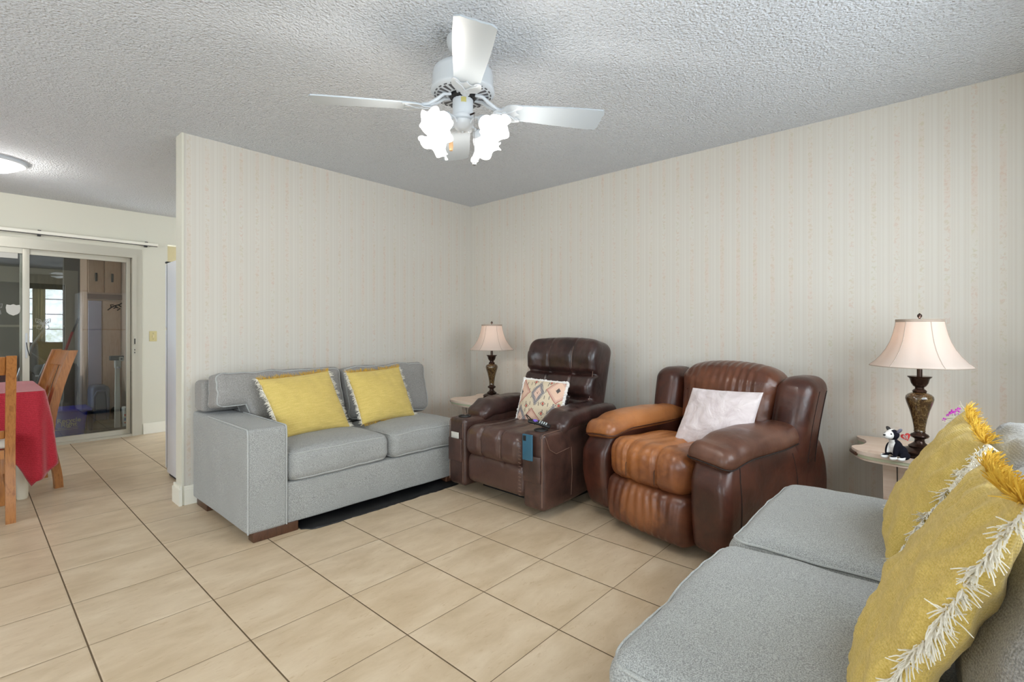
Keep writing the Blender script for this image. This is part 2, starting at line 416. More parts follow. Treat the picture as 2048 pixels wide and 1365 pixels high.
def aim(p, d):
    """matrix placing local +z along d at p"""
    return Matrix.Translation(V(p)) @ V(d).to_track_quat('Z', 'Y').to_matrix().to_4x4()

# ------------------------------------------------------------------ the setting
struct(MB().box(XL, 3.6, YF-.3, YD+.05, -.1, 0), 'floor', M['tile'])
struct(MB().box(XL-.1, 3.7, YF-.3, YD+.15, H, H+.1), 'ceiling', M['ceil'])
XE = -2.5917
struct(MB().box(XE, 0.02, 0, .12, 0, H), 'wall_back', M['paper'])
# plain painted end cap of the partition wall
struct(MB().box(XE-.012, XE+.001, -.004, .125, 0.0, H), 'trim_1', M['paint'])
struct(MB().box(0, .12, YF, .12, 0, H), 'wall_right', M['paper'])
# far dining wall with the sliding door opening and the passage opening
DX0, DX1, DZ = -4.16, -2.30, 1.985
mb = MB(); y0, y1 = YD, YD+.12
mb.box(XL, DX0, y0, y1, 0, H); mb.box(DX0, DX1, y0, y1, DZ, H); mb.box(DX1, -2.012, y0, y1, 0, H)
mb.box(-2.012, -1.15, y0, y1, 2.13, H); mb.box(-1.15, 3.6, y0, y1, 0, H)
struct(mb, 'wall_far', M['paint'])
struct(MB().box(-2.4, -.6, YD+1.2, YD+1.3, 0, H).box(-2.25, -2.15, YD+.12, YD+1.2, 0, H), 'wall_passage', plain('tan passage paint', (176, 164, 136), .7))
struct(MB().box(-2.15, -.6, YD+.05, YD+1.3, -.1, 0), 'floor_passage', M['tile'])
struct(MB().box(-2.15, -.6, YD+.12, YD+1.3, 2.44, 2.5), 'ceiling_passage', M['paint'])
struct(MB().box(3.5, 3.6, 0.12, YD, 0, H), 'wall_kitchen', M['paint'])
# front wall (behind the camera) with its window and an added one, left wall with an added window
a, b, c, d = WIN_F
e, f_, g_, h_ = WIN_G_ADDED
struct(MB().box(XL, e, YF-.12, YF, 0, H).box(e, f_, YF-.12, YF, 0, g_).box(e, f_, YF-.12, YF, h_, H).box(f_, a, YF-.12, YF, 0, H).box(b, .12, YF-.12, YF, 0, H).box(a, b, YF-.12, YF, 0, c).box(a, b, YF-.12, YF, d, H), 'wall_front', M['paint'])
a, b, c, d = WIN_L_ADDED
struct(MB().box(XL-.12, XL, YF, a, 0, H).box(XL-.12, XL, b, YD, 0, H).box(XL-.12, XL, a, b, 0, c).box(XL-.12, XL, a, b, d, H), 'wall_left', M['paint'])
def window(n, x0, x1, z0, z1, T):
    f = MB(); w = .045
    f.box(x0, x1, -.05, .01, z0, z0+w, T=T).box(x0, x1, -.05, .01, z1-w, z1, T=T).box(x0, x0+w, -.05, .01, z0+w, z1-w, T=T).box(x1-w, x1, -.05, .01, z0+w, z1-w, T=T)
    for k in range(1, 3): xx = x0+(x1-x0)*k/3; f.box(xx-.015, xx+.015, -.04, 0, z0+w, z1-w, T=T)
    for k in range(1, 4): zz = z0+(z1-z0)*k/4; f.box(x0+w, x1-w, -.035, -.005, zz-.008, zz+.008, T=T)
    struct(f, 'window_%d' % n, M['trimpaint'])
window(1, *WIN_F, Matrix.Translation((0, YF-.04, 0))); window(3, *WIN_G_ADDED, Matrix.Translation((0, YF-.04, 0)))  # the second frame here belongs to the added front window
window(2, *WIN_L_ADDED, Matrix.Translation((XL-.04, 0, 0)) @ Matrix.Rotation(pi/2, 4, 'Z'))  # frame of the added left window, there to admit daylight
# curtains on the front window, seen mirrored in the glass door
def curtain_mat():
    t = MT('striped curtain', srgb(214, 206, 178), .9); s = t.sep(t.obj())
    fr = t.m2('FRACT', t.m2('MULTIPLY', s[0], 14)); t.col(t.ramp(fr, [(.45, srgb(222, 216, 192)), (.5, srgb(150, 136, 100)), (.56, srgb(200, 190, 150)), (.7, srgb(130, 116, 84)), (.76, srgb(222, 216, 192))])); return t.m
cm = curtain_mat()
nt = cm.node_tree; tl = nt.nodes.new('ShaderNodeBsdfTranslucent'); tl.inputs[0].default_value = srgb(226, 218, 190); mxs = nt.nodes.new('ShaderNodeMixShader'); mxs.inputs[0].default_value = .5
nt.links.new(nt.nodes['Principled BSDF'].outputs[0], mxs.inputs[1]); nt.links.new(tl.outputs[0], mxs.inputs[2]); nt.links.new(mxs.outputs[0], nt.nodes['Material Output'].inputs[0])
def curtain(x0, x1, z0, z1, name, m, label, amp=.025, nw=9, y=YF+.07):
    g = MB(); N = 80; vs = []; fs = []
    for j in (0, 1, 2, 3, 4):
        for i in range(N+1):
            u = i/N; vs.append((x0+(x1-x0)*u, y+amp*sin(u*nw*2*pi), z0+(z1-z0)*j/4))
    for j in range(4):
        for i in range(N): q = j*(N+1)+i; fs.append((q, q+1, q+N+2, q+N+1))
    o = g.add(vs, fs).build(name, m); md = o.modifiers.new('s', 'SOLIDIFY'); md.thickness = .003
    tag(o, label, 'curtain'); return o
curtain(-2.64, -2.45, .7, 2.2, 'curtain', cm, 'cream striped curtain mirrored in the glass sliding door', nw=4)
curtain(-2.82, -.8, 2.0, 2.3, 'valance', plain('olive valance', (120, 108, 60), .9), 'olive gathered valance above the mirrored window', nw=22, y=YF+.12)
# baseboards
def baseb(name, x0, x1, y0, y1, h=.125):
    g = MB().box(x0, x1, y0, y1, 0, h-.03).box(x0+.003*(x1-x0 < .1), x1-.003*(x1-x0 < .1), y0+.003*(y1-y0 < .1), y1-.003*(y1-y0 < .1), h-.03, h-.012)
    ix = .006 if x1-x0 < .1 else 0; iy = .006 if y1-y0 < .1 else 0
    g.box(x0+ix, x1-ix, y0+iy, y1-iy, h-.012, h); return struct(g, name, M['trimpaint'])
baseb('baseboard_back', XE, -.016, -.016, -.0001)
g = MB().box(XE-.03, XE-.012, -.018, .145, 0, .105).box(XE-.012, XE+.05, .1201, .145, 0, .105).box(XE-.024, XE-.012, -.012, .139, .105, .128)
struct(g, 'baseboard_end', M['trimpaint'])
baseb('baseboard_right', -.016, -.0001, YF, 0)
baseb('baseboard_far', DX1+.06, -2.014, YD-.016, YD-.0001, .12)
baseb('baseboard_front', XL, 0, YF, YF+.015)

# ------------------------------------------------------------------ sliding glass door
XM = -3.17
g = MB(); yo, yi = YD-.03, YD+.10
g.box(DX1-.04, DX1+.0, yo, yi, 0, DZ).box(DX0, DX0+.04, yo, yi, 0, DZ).box(DX0+.04, DX1-.04, yo, yi, DZ-.045, DZ)
g.box(DX0+.04, DX1-.04, yo+.01, yi, 0.0, .022)
g.box(DX1, DX1+.05, YD-.012, YD-.0001, 0, DZ+.055).box(DX0-.05, DX1, YD-.012, YD-.0001, DZ, DZ+.055)
struct(g, 'door_1', M['alu'])
def sash(name, x0, x1, y, w, label):
    t = thing(name, label, 'sliding door', ((x0+x1)/2, y, .022))
    f = MB(); X0, X1 = -(x1-x0)/2, (x1-x0)/2; zt = DZ-.045-.022
    f.box(X0, X0+w, -.016, .016, 0, zt, .003).box(X1-w, X1, -.016, .016, 0, zt, .003).box(X0+w, X1-w, -.015, .015, 0, .05).box(X0+w, X1-w, -.015, .015, zt-.05, zt)
    f.build('door_frame', M['alu'], t)
    MB().box(X0+w-.005, X1-w+.005, -.003, .003, .05, zt-.05).build('glass_pane', M['glass'], t, smooth=False)
    return t
s1 = sash('sliding_door_panel', XM-.03, DX1-.045, YD+.05, .035, 'right panel of the sliding glass door, in front of the porch clutter')
s2 = sash('sliding_door_panel', DX0+.04, XM+.035, YD+.008, .05, 'left panel of the sliding glass door with white shield sticker, behind the dining table')
# latch on the jamb
g = MB().mat(M['alu']).box(DX1-.03, DX1-.008, YD-.036, YD-.03, .99, 1.09, .003); g.mat(M['black']).box(DX1-.024, DX1-.014, YD-.038, YD-.0355, 1.0, 1.06)
g.box(DX1-.022, DX1-.016, YD-.036, YD-.031, .93, .945).box(DX1-.022, DX1-.016, YD-.036, YD-.031, .90, .915)
g.build('door_latch', None, None); tag(bpy.data.objects['door_latch'], 'small latch plate on the right jamb of the sliding door', 'latch')
def lever():
    g = MB().mat(M['white']); g.box(-.008, .008, -.004, .0, -.12, .12, .002); g.mat(M['black']).tube([(0, -.006, .03), (.006, -.02, -.03), (.02, -.02, -.10)], .0035)
    o = g.build('door_pull', None, s2); o.location = ((XM+.035-(DX0+.04))/2-.022, -.017, .98)
lever()
# stickers on the glass
def poly_sticker(name, pts, loc, m, label, sc=1):
    g = MB().prism([(x*sc, z*sc) for x, z in pts], 0, .0008)
    o = g.build(name, m, None, smooth=False); o.location = loc; o.rotation_euler = (pi/2, 0, 0); tag(o, label, 'sticker', ); return o
YS = YD+.008-.0042; YS2 = YD+.05-.0042
poly_sticker('glass_sticker', [(-.06, -.03), (.06, -.03), (.06, .03), (-.06, .03)], (-3.275, YS, 1.868), M['offwhite'], 'white rectangular sticker at the top corner of the left glass panel')
sh = [(-.045, .05), (-.02, .045), (0, .055), (.02, .045), (.045, .05), (.05, .02), (.045, -.02), (.03, -.04), (0, -.055), (-.03, -.04), (-.045, -.02), (-.05, .02)]
poly_sticker('glass_sticker', sh, (-3.245, YS, 1.345), M['offwhite'], 'white shield shaped sticker on the left glass panel')
def butterfly(loc, label):
    bf = MB(); m = MT('silver decal', srgb(160, 160, 158), .5).m
    for sx in (-1, 1):
        for (pts) in ([(0, .0), (.02, .045), (.055, .055), (.05, .02), (.0, .0)], [(0, 0), (.04, -.008), (.045, -.04), (.018, -.05), (0, 0)], [(.01, .01), (.03, .035), (.04, .035), (.035, .015), (.01, .01)]):
            bf.tube([(sx*x, z, 0) for x, z in pts], .0028, 4)
    bf.tube([(0, .02, 0), (0, -.04, 0)], .003, 4); bf.tube([(0, .02, 0), (.015, .05, 0)], .0014, 4)
    o = bf.build('glass_sticker', m); o.location = loc; o.rotation_euler = (pi/2, 0, .0); tag(o, label, 'sticker')
butterfly((-3.372, YS-.002, 1.345), 'silver butterfly outline sticker left of the shield sticker')
butterfly((-3.036, YS2-.002, 1.21), 'silver butterfly outline sticker on the right glass panel')
g = MB(); 
for pts in ([(-.06, -.03), (-.03, 0), (0, .02), (.04, .035), (.06, .05)], [(-.03, 0), (-.035, .03), (-.01, .028)], [(0, .02), (.02, .0), (.045, -.01), (.02, -.03)], [(-.01, -.01), (.02, .01)], [(.03, .03), (.055, .01)]):
    g.tube([(x, z, 0) for x, z in pts], .005, 4)
o = g.build('glass_sticker', M['black']); o.location = (-2.478, YS2-.004, 1.395); o.rotation_euler = (pi/2, 0, 0); tag(o, 'dark bird shaped sticker high on the right glass panel', 'sticker')
# curtain traverse rod above the door
t = thing('curtain_rod', 'cream traverse curtain rod mounted above the sliding glass door', 'curtain rod', (-2.9, YD-.06, 2.10))
MB().box(-1.7, .785, -.012, .012, -.014, .016, .003).build('rail', M['trimpaint'], t)
MB().box(-1.7, .78, -.006, .006, -.02, -.0142).build('slot', M['darkslot'], t)
for x in (-1.2, -.17, .68):
    MB().box(x-.012, x+.012, -.008, .0595, .0165, .024).box(x-.012, x+.012, .013, .0595, -.03, .0165).build('bracket', M['dkgrey'], t)
# switch plate
t = thing('light_switch', 'almond toggle light switch plate between sliding door and fridge', 'light switch', (-2.148, YD-.0001, 1.084))
MB().rbox((0, -.003, 0), (.07, .006, .115), .003).build('plate', M['almond'], t)
MB().rbox((0, -.008, 0), (.012, .012, .024), .002).build('toggle', plain('ivory', (228, 214, 176), .4), t)
MB().box(-.003, .003, -.0065, -.0055, .028, .034).build('screw', M['darkslot'], t); MB().box(-.003, .003, -.0065, -.0055, -.034, -.028).build('screw', M['darkslot'], t)
# outlet
t = thing('wall_outlet', 'almond wall outlet low on the wallpaper between the two recliners', 'outlet', (-.0001, -1.535, .46), -pi/2)
MB().rbox((0, -.003, 0), (.08, .006, .12), .003).build('plate', M['almond'], t)
[MB().rbox((0, -.007, q_), (.032, .004, .03), .002).build('socket', M['almond'], t) for q_ in (.025, -.025)]
for qx, qz in ((-.008, .018), (.005, .018), (-.008, -.032), (.005, -.032)): MB().box(qx, qx+.003, -.0095, -.0085, qz, qz+.012).build('slot', M['black'], t)

# ------------------------------------------------------------------ porch behind the glass
struct(MB().box(-6, -1.95, YD+.12, 5.4, -.12, -.02), 'floor_porch', M['porchfloor'])
struct(MB().box(-6, -1.95, 5.3, 5.4, 0, 2.5).box(-6.1, -6, YD+.12, 5.4, 0, .9), 'wall_porch', M['porch'])
struct(MB().box(-2.28, -2.252, YD+.121, 5.3, 0, 2.4), 'wall_porch_side', plain('beige porch wall', (186, 160, 140), .8))
struct(MB().box(-6, -1.95, YD+.121, 5.4, 2.2, 2.3), 'ceiling_porch', plain('grey porch ceiling', (110, 108, 104), .8))
struct(MB().box(-6, -2.6, 4.46, 4.5, 1.72, 1.9).box(-2.72, -2.6, 4.46, 4.5, 0, 1.72).box(-6, -2.72, 4.46, 4.48, 1.19, 1.215), 'trim_2', plain('painted porch trim', (150, 146, 134), .7))
# birch storage cabinet with tall pale door
t = thing('storage_cabinet', 'tall birch storage cabinet with pale lower door standing in the porch', 'cabinet', (-2.44, 3.8, -.02))
MB().box(-.16, .16, -.02, .5, 0, 2.2).build('body', M['peach'], t)
MB().box(-.15, -.01, -.04, -.021, 1.62, 2.12, .004).build('door', M['peach'], t, label='upper left birch door')
MB().box(.0, .15, -.04, -.021, 1.62, 2.12, .004).build('door', M['peach'], t)
MB().box(-.16, .16, -.06, -.021, 1.54, 1.60).build('shelf', plain('dark shelf edge', (120, 84, 66), .6), t)
MB().box(-.15, -.03, -.04, -.021, .05, 1.52, .004).build('door', plain('lilac white door', (188, 180, 200), .5), t, label='tall lilac white lower door')
MB().box(-.02, .15, -.035, -.021, .05, 1.52, .004).build('door', M['peach'], t)
for z in (1.8,): [MB().rbox((q_, -.05, z), (.02, .02, .1), .004).build('handle', M['dkgrey'], t) for q_ in (-.08, .07)]
# recycling bin
t = thing('recycling_bin', 'blue open recycling bin with white lettering on the porch floor', 'bin', (-2.93, 3.45, -.02))
g = MB(); 
def tap(q):
    s_ = .88+.12*(q.z+.15)/.33; return V((q.x*s_, q.y*s_, q.z))
g.rbox((0, 0, .155), (.56, .36, .31), .03, (2, 2, 2), tap); g.build('tub', M['blue'], t)
MB().rbox((0, 0, .305), (.62, .40, .03), .012).build('rim', M['blue'], t)
for i, (tx, sz, zz) in enumerate((('Recycle', .062, .155), ('Right', .062, .112))):
    c = bpy.data.curves.new('lettering', 'FONT'); c.body = tx; c.size = sz; c.extrude = .001; c.align_x = 'CENTER'; c.offset = .0015
    o = text_mesh(c, M['offwhite']); o.parent = t; o.location = (.12, -.180, zz+.03); o.rotation_euler = (pi/2, 0, 0)
g = MB(); g.T = Matrix.Translation((.06, 0, .03)); g.tube([(-.075+.03*cos(k*pi/8), -.1805, .15+.024*sin(k*pi/8)) for k in range(17)], .002, 4).tube([(-.075+.01*cos(k*pi/4), -.1805, .137+.01*sin(k*pi/4)) for k in range(9)], .003, 4)
for k in range(2): g.box(-.03-.08*k, .13, -.1805, -.179, .096-.016*k, .099-.016*k)
g.build('emblem', M['offwhite'], t)
# bathroom scale post: tall white weighing scale
t = thing('weighing_scale', 'white upright weighing scale with dark platform just behind the glass door', 'scale', (-2.47, 3.09, -.02))
MB().rbox((-.03, -.005, .045), (.36, .14, .09), .01).build('platform', M['dkgrey'], t)
def tp(q): k = 1-.25*(q.z+.37)/.74; return V((q.x*k, q.y*k, q.z))
MB().rbox((.045, .04, .47), (.05, .04, .76), .006, fn=tp).build('post', M['offwhite'], t)
MB().mat(M['offwhite']).rbox((.04, 0, .80), (.055, .06, .10), .015).mat(M['steel']).lathe([(0, 0), (.015, .005), (.015, .02)], 12, (.045, -.03, .75)).build('head', None, t)
MB().mat(M['dkgrey']).rbox((.03, -.01, .865), (.12, .08, .05), .008).mat(M['offwhite']).rbox((.065, -.04, .855), (.04, .03, .045), .004).mat(M['black']).box(.057, .075, -.057, -.054, .845, .865).build('weight_beam', None, t)
# porch clutter
t = thing('upright_vacuum', 'dark upright vacuum cleaner leaning in the porch behind the bin', 'vacuum', (-3.14, 3.9, -.02))
MB().rbox((0, 0, .06), (.3, .28, .12), .04).build('floor_head', M['dkgrey'], t)
MB().rbox((.02, .08, .42), (.2, .2, .6), .08, (2, 2, 3)).build('dust_tank', M['black'], t)
MB().tube([(.02, .1, .7), (.1, .1, 1.0), (.22, .08, 1.22)], .016, 8).tube([(.08, 0, .4), (.2, -.08, .8), (.05, -.06, .95), (-.06, 0, .5), (-.02, 0, .2)], .02, 8).build('handle', M['steel'], t)
t = thing('floor_broom', 'red handled broom leaning behind the blue bin', 'broom', (-3.02, 3.6, -.02))
MB().tube([(0, 0, .12), (.3, .25, 1.15)], .012, 8).build('handle', plain('red metal', (150, 34, 40), .4), t)
MB().rbox((0, 0, .07), (.26, .06, .12), .01).build('brush', M['dkgrey'], t)
t = thing('floor_mop', 'grey handled mop crossing the broom in the porch', 'mop', (-3.06, 3.75, -.02))
MB().tube([(0, 0, .1), (.42, .3, 1.32)], .011, 8).build('handle', M['dkgrey'], t); MB().rbox((0, 0, .05), (.25, .09, .08), .03).build('mop_head', M['dkgrey'], t)
t = thing('storage_tote', 'slate blue plastic tote stood on end beside the cabinet', 'tote', (-2.525, 3.56, -.02))
MB().rbox((0, 0, .27), (.17, .3, .54), .05, (2, 2, 2)).build('tote_body', M['slate'], t); MB().tube([(-.06, -.155, .08), (-.06, -.16, .42), (-.03, -.16, .48), (.04, -.16, .48), (.06, -.16, .42), (.06, -.155, .08)], .014, 8).build('rim', M['slate'], t)
def lump(name, c, sz, m, label, cat, seed, sc=9, amp=.3):
    def fn(q): return q*(1+amp*ns(q, sc, seed))
    o = MB().rbox((0, 0, sz[2]/2), sz, min(sz)*.45, (6, 6, 4), fn).build(name, m); o.location = c; tag(o, label, cat); return o
lump('duffel_bag', (-2.47, 3.36, -.02), (.24, .2, .15), plain('olive canvas', (92, 92, 74), .9), 'crumpled olive canvas bag between bin and weighing scale', 'bag', 3)
lump('trash_bag', (-2.35, 3.58, -.02), (.12, .16, .26), M['black'], 'black bag behind the weighing scale post', 'bag', 5)
lump('backpack', (-2.80, 3.80, -.02), (.24, .22, .74), plain('dark fabric', (52, 54, 48), .9), 'dark backpack heaped behind the recycling bin', 'bag', 8)
t = thing('product_bag', 'white bag with red and blue print by the door jamb', 'bag', (-2.315, 3.25, -.02))
MB().rbox((0, 0, .16), (.09, .14, .28), .02, (3, 3, 5), lambda q: q+V((0, ns(q, 14, 2)*.01, 0))).build('bag_body', M['offwhite'], t)
rp, bp_ = plain('red print', (190, 40, 50), .5), plain('blue print', (50, 90, 170), .5)
for q0, q1, qm in ((.20, .225, rp), (.12, .135, rp), (.15, .18, bp_), (.05, .09, bp_)): MB().box(-.04, .04, -.0745, -.0705, q0, q1).build('printed_band', qm, t)
t = thing('small_box', 'tan cardboard box on the porch floor beside the weighing scale', 'box', (-2.31, 3.12, -.02))
MB().box(-.03, .03, -.08, .0, 0, .05, .003).build('carton', plain('cardboard', (170, 140, 100), .8), t)
t = thing('white_bin', 'pale plastic box standing behind the broom handles', 'box', (-2.9, 4.2, -.02)); MB().rbox((0, 0, .3), (.4, .2, .6), .02).build('carton', plain('pale grey', (130, 130, 126), .7), t); MB().rbox((0, 0, .62), (.42, .22, .04), .01).build('lid', plain('pale grey lid', (170, 170, 166), .7), t)

# ------------------------------------------------------------------ fridge
t = thing('refrigerator', 'white refrigerator standing behind the end of the partition wall', 'fridge', (-2.49, .16, 0))
MB().box(0, .74, 0, .68, .03, 1.68, .006).build('body', M['fridge'], t)
MB().rbox((.37, .72, 1.42), (.735, .06, .51), .015).build('door', M['fridge'], t, label='upper freezer door'); MB().rbox((.37, .72, .605), (.735, .06, 1.10), .015).build('door', M['fridge'], t)
MB().box(.0, .735, .6805, .6895, .06, 1.67).build('gasket', M['darkslot'], t)
MB().box(.02, .72, .02, .7, 0, .0295).build('base_grille', M['dkgrey'], t)
MB().rbox((.03, .72, 1.688), (.06, .04, .014), .003).build('hinge', M['dkgrey'], t)
MB().rbox((.66, .765, 1.35), (.03, .03, .3), .01).build('handle', M['fridge'], t); MB().rbox((.66, .765, .9), (.03, .03, .4), .01).build('handle', M['fridge'], t)

# ------------------------------------------------------------------ dining set
TX1, TX0, TY0, TY1, TZ = -3.19, -4.75, .82, 1.80, .735
t = thing('dining_table', 'white legged dining table hidden under the red tablecloth', 'table', ((TX0+TX1)/2, (TY0+TY1)/2, 0))
hx, hy = (TX1-TX0)/2, (TY1-TY0)/2
MB().rbox((0, 0, TZ-.02), (2*hx-.01, 2*hy-.01, .035), .01).build('tabletop', M['offwhite'], t)
MB().box(-hx+.1, hx-.1, -hy+.13, hy-.13, TZ-.13, TZ-.0405).build('apron', M['offwhite'], t)
for sx in (-1, 1):
    for sy in (-1, 1):
        MB().lathe([(.026, 0), (.03, .02), (.034, .3), (.038, TZ-.131)], 20, (sx*(hx-.10), sy*(hy-.14), 0)).build('leg', plain('cream leg paint', (214, 206, 186), .45), t)
def tablecloth():
    g = MB(); r = .05; per = []
    def seg(x0, y0, x1, y1, n): return [((x0+(x1-x0)*i/n), (y0+(y1-y0)*i/n)) for i in range(n)]
    X, Y = hx+.004, hy+.004
    pts = []
    # each entry: base point, outward normal, cornerness
    def side(ax, ay, bx, by, nx, ny, n):
        L = sqrt((bx-ax)**2+(by-ay)**2)
        for i in range(n+1):
            u = i/n; pts.append((ax+(bx-ax)*u, ay+(by-ay)*u, nx, ny, min(u*L, (1-u)*L)))
    def corner(cx, cy, a0, n):
        for i in range(1, n):
            a = a0+pi/2*i/n; pts.append((cx+r*cos(a), cy+r*sin(a), cos(a), sin(a), -sin(pi*i/n)*.1))
    side(-X+r, -Y, X-r, -Y, 0, -1, 70); corner(X-r, -Y+r, -pi/2, 14)
    side(X, -Y+r, X, Y-r, 1, 0, 50); corner(X-r, Y-r, 0, 14)
    side(X-r, Y, -X+r, Y, 0, 1, 70); corner(-X+r, Y-r, pi/2, 14)
    side(-X, Y-r, -X, -Y+r, -1, 0, 50); corner(-X+r, -Y+r, pi, 14)
    n = len(pts); K = 22; vs = []; fs = []
    zt = TZ+.004
    S = [0.]
    for i in range(1, n): S.append(S[-1]+sqrt((pts[i][0]-pts[i-1][0])**2+(pts[i][1]-pts[i-1][1])**2))
    near = S[78]-.07      # the corner that hangs lowest falls to the near side of the table corner
    for k in range(K+1):
        for i, (x, y, nx, ny, dc) in enumerate(pts):
            cor = math.exp(-max(dc, 0)/.11) if dc > -.001 else 1.0
            drop = .27+.30*cor**1.4 + .012*sin(i*.35)
            if 40 < i < 125: drop = .27+.012*sin(i*.35)+.37*math.exp(-abs(S[i]-near)/(.12 if S[i] < near else .22))
            u = k/K; d = drop*u
            fold = .018*sin(i*.55+.8*noise.noise(V((i*.1, 0, 0)))*3)*u + .03*u*cor
            spread = .02*(1-math.exp(-d*14))+fold*min(1, d*5)
            # corner fold: pinch inwards either side of the corner
            if dc > .04 and dc < .26: spread -= .03*u*sin((dc-.04)/.22*pi)
            vs.append((x+nx*spread, y+ny*spread, zt-d-(0 if k else 0)))
    for k in range(K):
        for i in range(n): j = (i+1) % n; fs.append((k*n+i, k*n+j, (k+1)*n+j, (k+1)*n+i))
    fs.append(tuple(reversed(range(n))))
    g.add([(a, b, c) for a, b, c in vs], [tuple(reversed(f)) for f in fs])
    o = g.build('tablecloth', M['red'], None, ang=60); o.location = ((TX0+TX1)/2, (TY0+TY1)/2, 0)
    md = o.modifiers.new('s', 'SOLIDIFY'); md.thickness = .0015; md.offset = 1
    tag(o, 'red tablecloth draped over the dining table with its corner hanging low', 'tablecloth')
tablecloth()
def dining_chair(loc, rot, label, seatm):
    """built facing local +y, back at y = -.2, origin on the floor under the rear posts' middle"""
    t = thing('dining_chair', label, 'chair', loc, rot, 'oak dining chairs around the red table')
    w = .205
    def post(sx):
        g = MB(); P = []
        for i in range(17):
            u = i/16; z = 1.0*u
            y = -.05*sm(.0, 1, 1-u/.42)*1.0 if u < .42 else -.13*((u-.42)/.58)**1.5
            P.append((y, z))
        vs = []; fs = []
        for (y, z) in P:
            wd = .022; dp = .026 if z > .4 else .024
            vs += [(sx*w-wd, y-dp, z), (sx*w+wd, y-dp, z), (sx*w+wd, y+dp, z), (sx*w-wd, y+dp, z)]
        for i in range(16):
            for j in range(4): k = (j+1) % 4; fs.append((i*4+j, i*4+k, i*4+4+k, i*4+4+j))
        fs.append((3, 2, 1, 0)); fs.append((64, 65, 66, 67)); g.add(vs, fs); return g
    for sx in (-1, 1): post(sx).build('leg', M['oak'], t)
    for sx in (-1, 1):
        MB().rbox((sx*.195, .40, .215), (.042, .042, .43), .004).build('leg', M['oak'], t)
    def arcx(z0, z1, thick, name, y0, xs=w-.022):
        g = MB()
        def fn(q): 
            yy = -.13*((max(.42, q.z+(z0+z1)/2)-.42)/.58)**1.5
            return V((q.x, q.y+yy-.018*(1-(q.x/xs)**2), q.z))
        g.rbox((0, y0, (z0+z1)/2), (2*xs, thick, z1-z0), .006, (8, 1, 3), fn); g.build(name, M['oak'], t)
    arcx(.885, .995, .026, 'top_rail', 0)
    arcx(.50, .55, .024, 'lower_rail', 0)
    g = MB()
    for xx in (-.1, .0, .1):
        def fn(q, xx=xx):
            yy = -.13*((max(.42, q.z+.715)-.42)/.58)**1.5
            return V((q.x+xx, q.y+yy-.018*(1-((q.x+xx)/w)**2), q.z))
        MB().rbox((0, 0, .715), (.042, .014, .345), .003, (1, 1, 6), fn).build('back_slat', M['oak'], t)
    MB().box(-.18, .18, -.02, .02, .38, .43).build('apron', M['oak'], t)
    MB().box(-.174, .174, .385, .415, .38, .43).build('apron', M['oak'], t)
    for sx in (-1, 1): MB().box(sx*.195-.012, sx*.195+.012, .021, .379, .38, .43).build('apron', M['oak'], t)
    def sf(q): return V((q.x, q.y, q.z+.012*(1-(q.x/.22)**2)*(1-(q.y/.22)**2)*(q.z > 0)))
    MB().rbox((0, .225, .457), (.44, .40, .05), .02, (6, 6, 1), sf).build('seat_pad', seatm, t)
    for sx in (-1, 1): MB().box(sx*.195-.008, sx*.195+.008, .021, .379, .18, .21).build('stretcher', M['oak'], t)
    return t
creampad = plain('cream vinyl seat', (214, 208, 196), .5)
dining_chair((-3.354-.205-.015, .47, 0), 0, 'oak dining chair with cream seat at the near side of the red table', creampad)
dining_chair((-3.17, 1.30, 0), pi/2+radians(7), 'oak dining chair seen edge-on at the end of the red table nearest the fridge', creampad)

# ------------------------------------------------------------------ dining room dome light
t = thing('ceiling_dome_light', 'lit round dome ceiling light over the dining table', 'ceiling light', (-3.43, 1.66, H-.0005))
MB().lathe([(0, 0), (.205, 0), (.21, -.02), (.2, -.028), (.19, -.02), (.0, -.02)][::-1], 48).build('base_ring', M['white'], t)
MB().lathe([(.0, -.098), (.05, -.094), (.11, -.078), (.16, -.052), (.188, -.024)], 48, cap=False).build('glass_dome', M['domeglass'], t)
MB().lathe([(0, -.118), (.008, -.114), (.01, -.106), (.004, -.098)], 16).build('finial', M['white'], t)
def point(name, loc, energy, col=(1, .93, .84), r=.04, parent=None):
    l = bpy.data.lights.new(name, 'POINT'); l.energy = energy; l.color = col; l.shadow_soft_size = r
    o = bpy.data.objects.new(name, l); COL.objects.link(o); o.location = loc
    if parent: o.parent = parent
    return o
point('dome_bulb', (-3.43, 1.66, H-.15), 14, (1, .97, .92), .08)

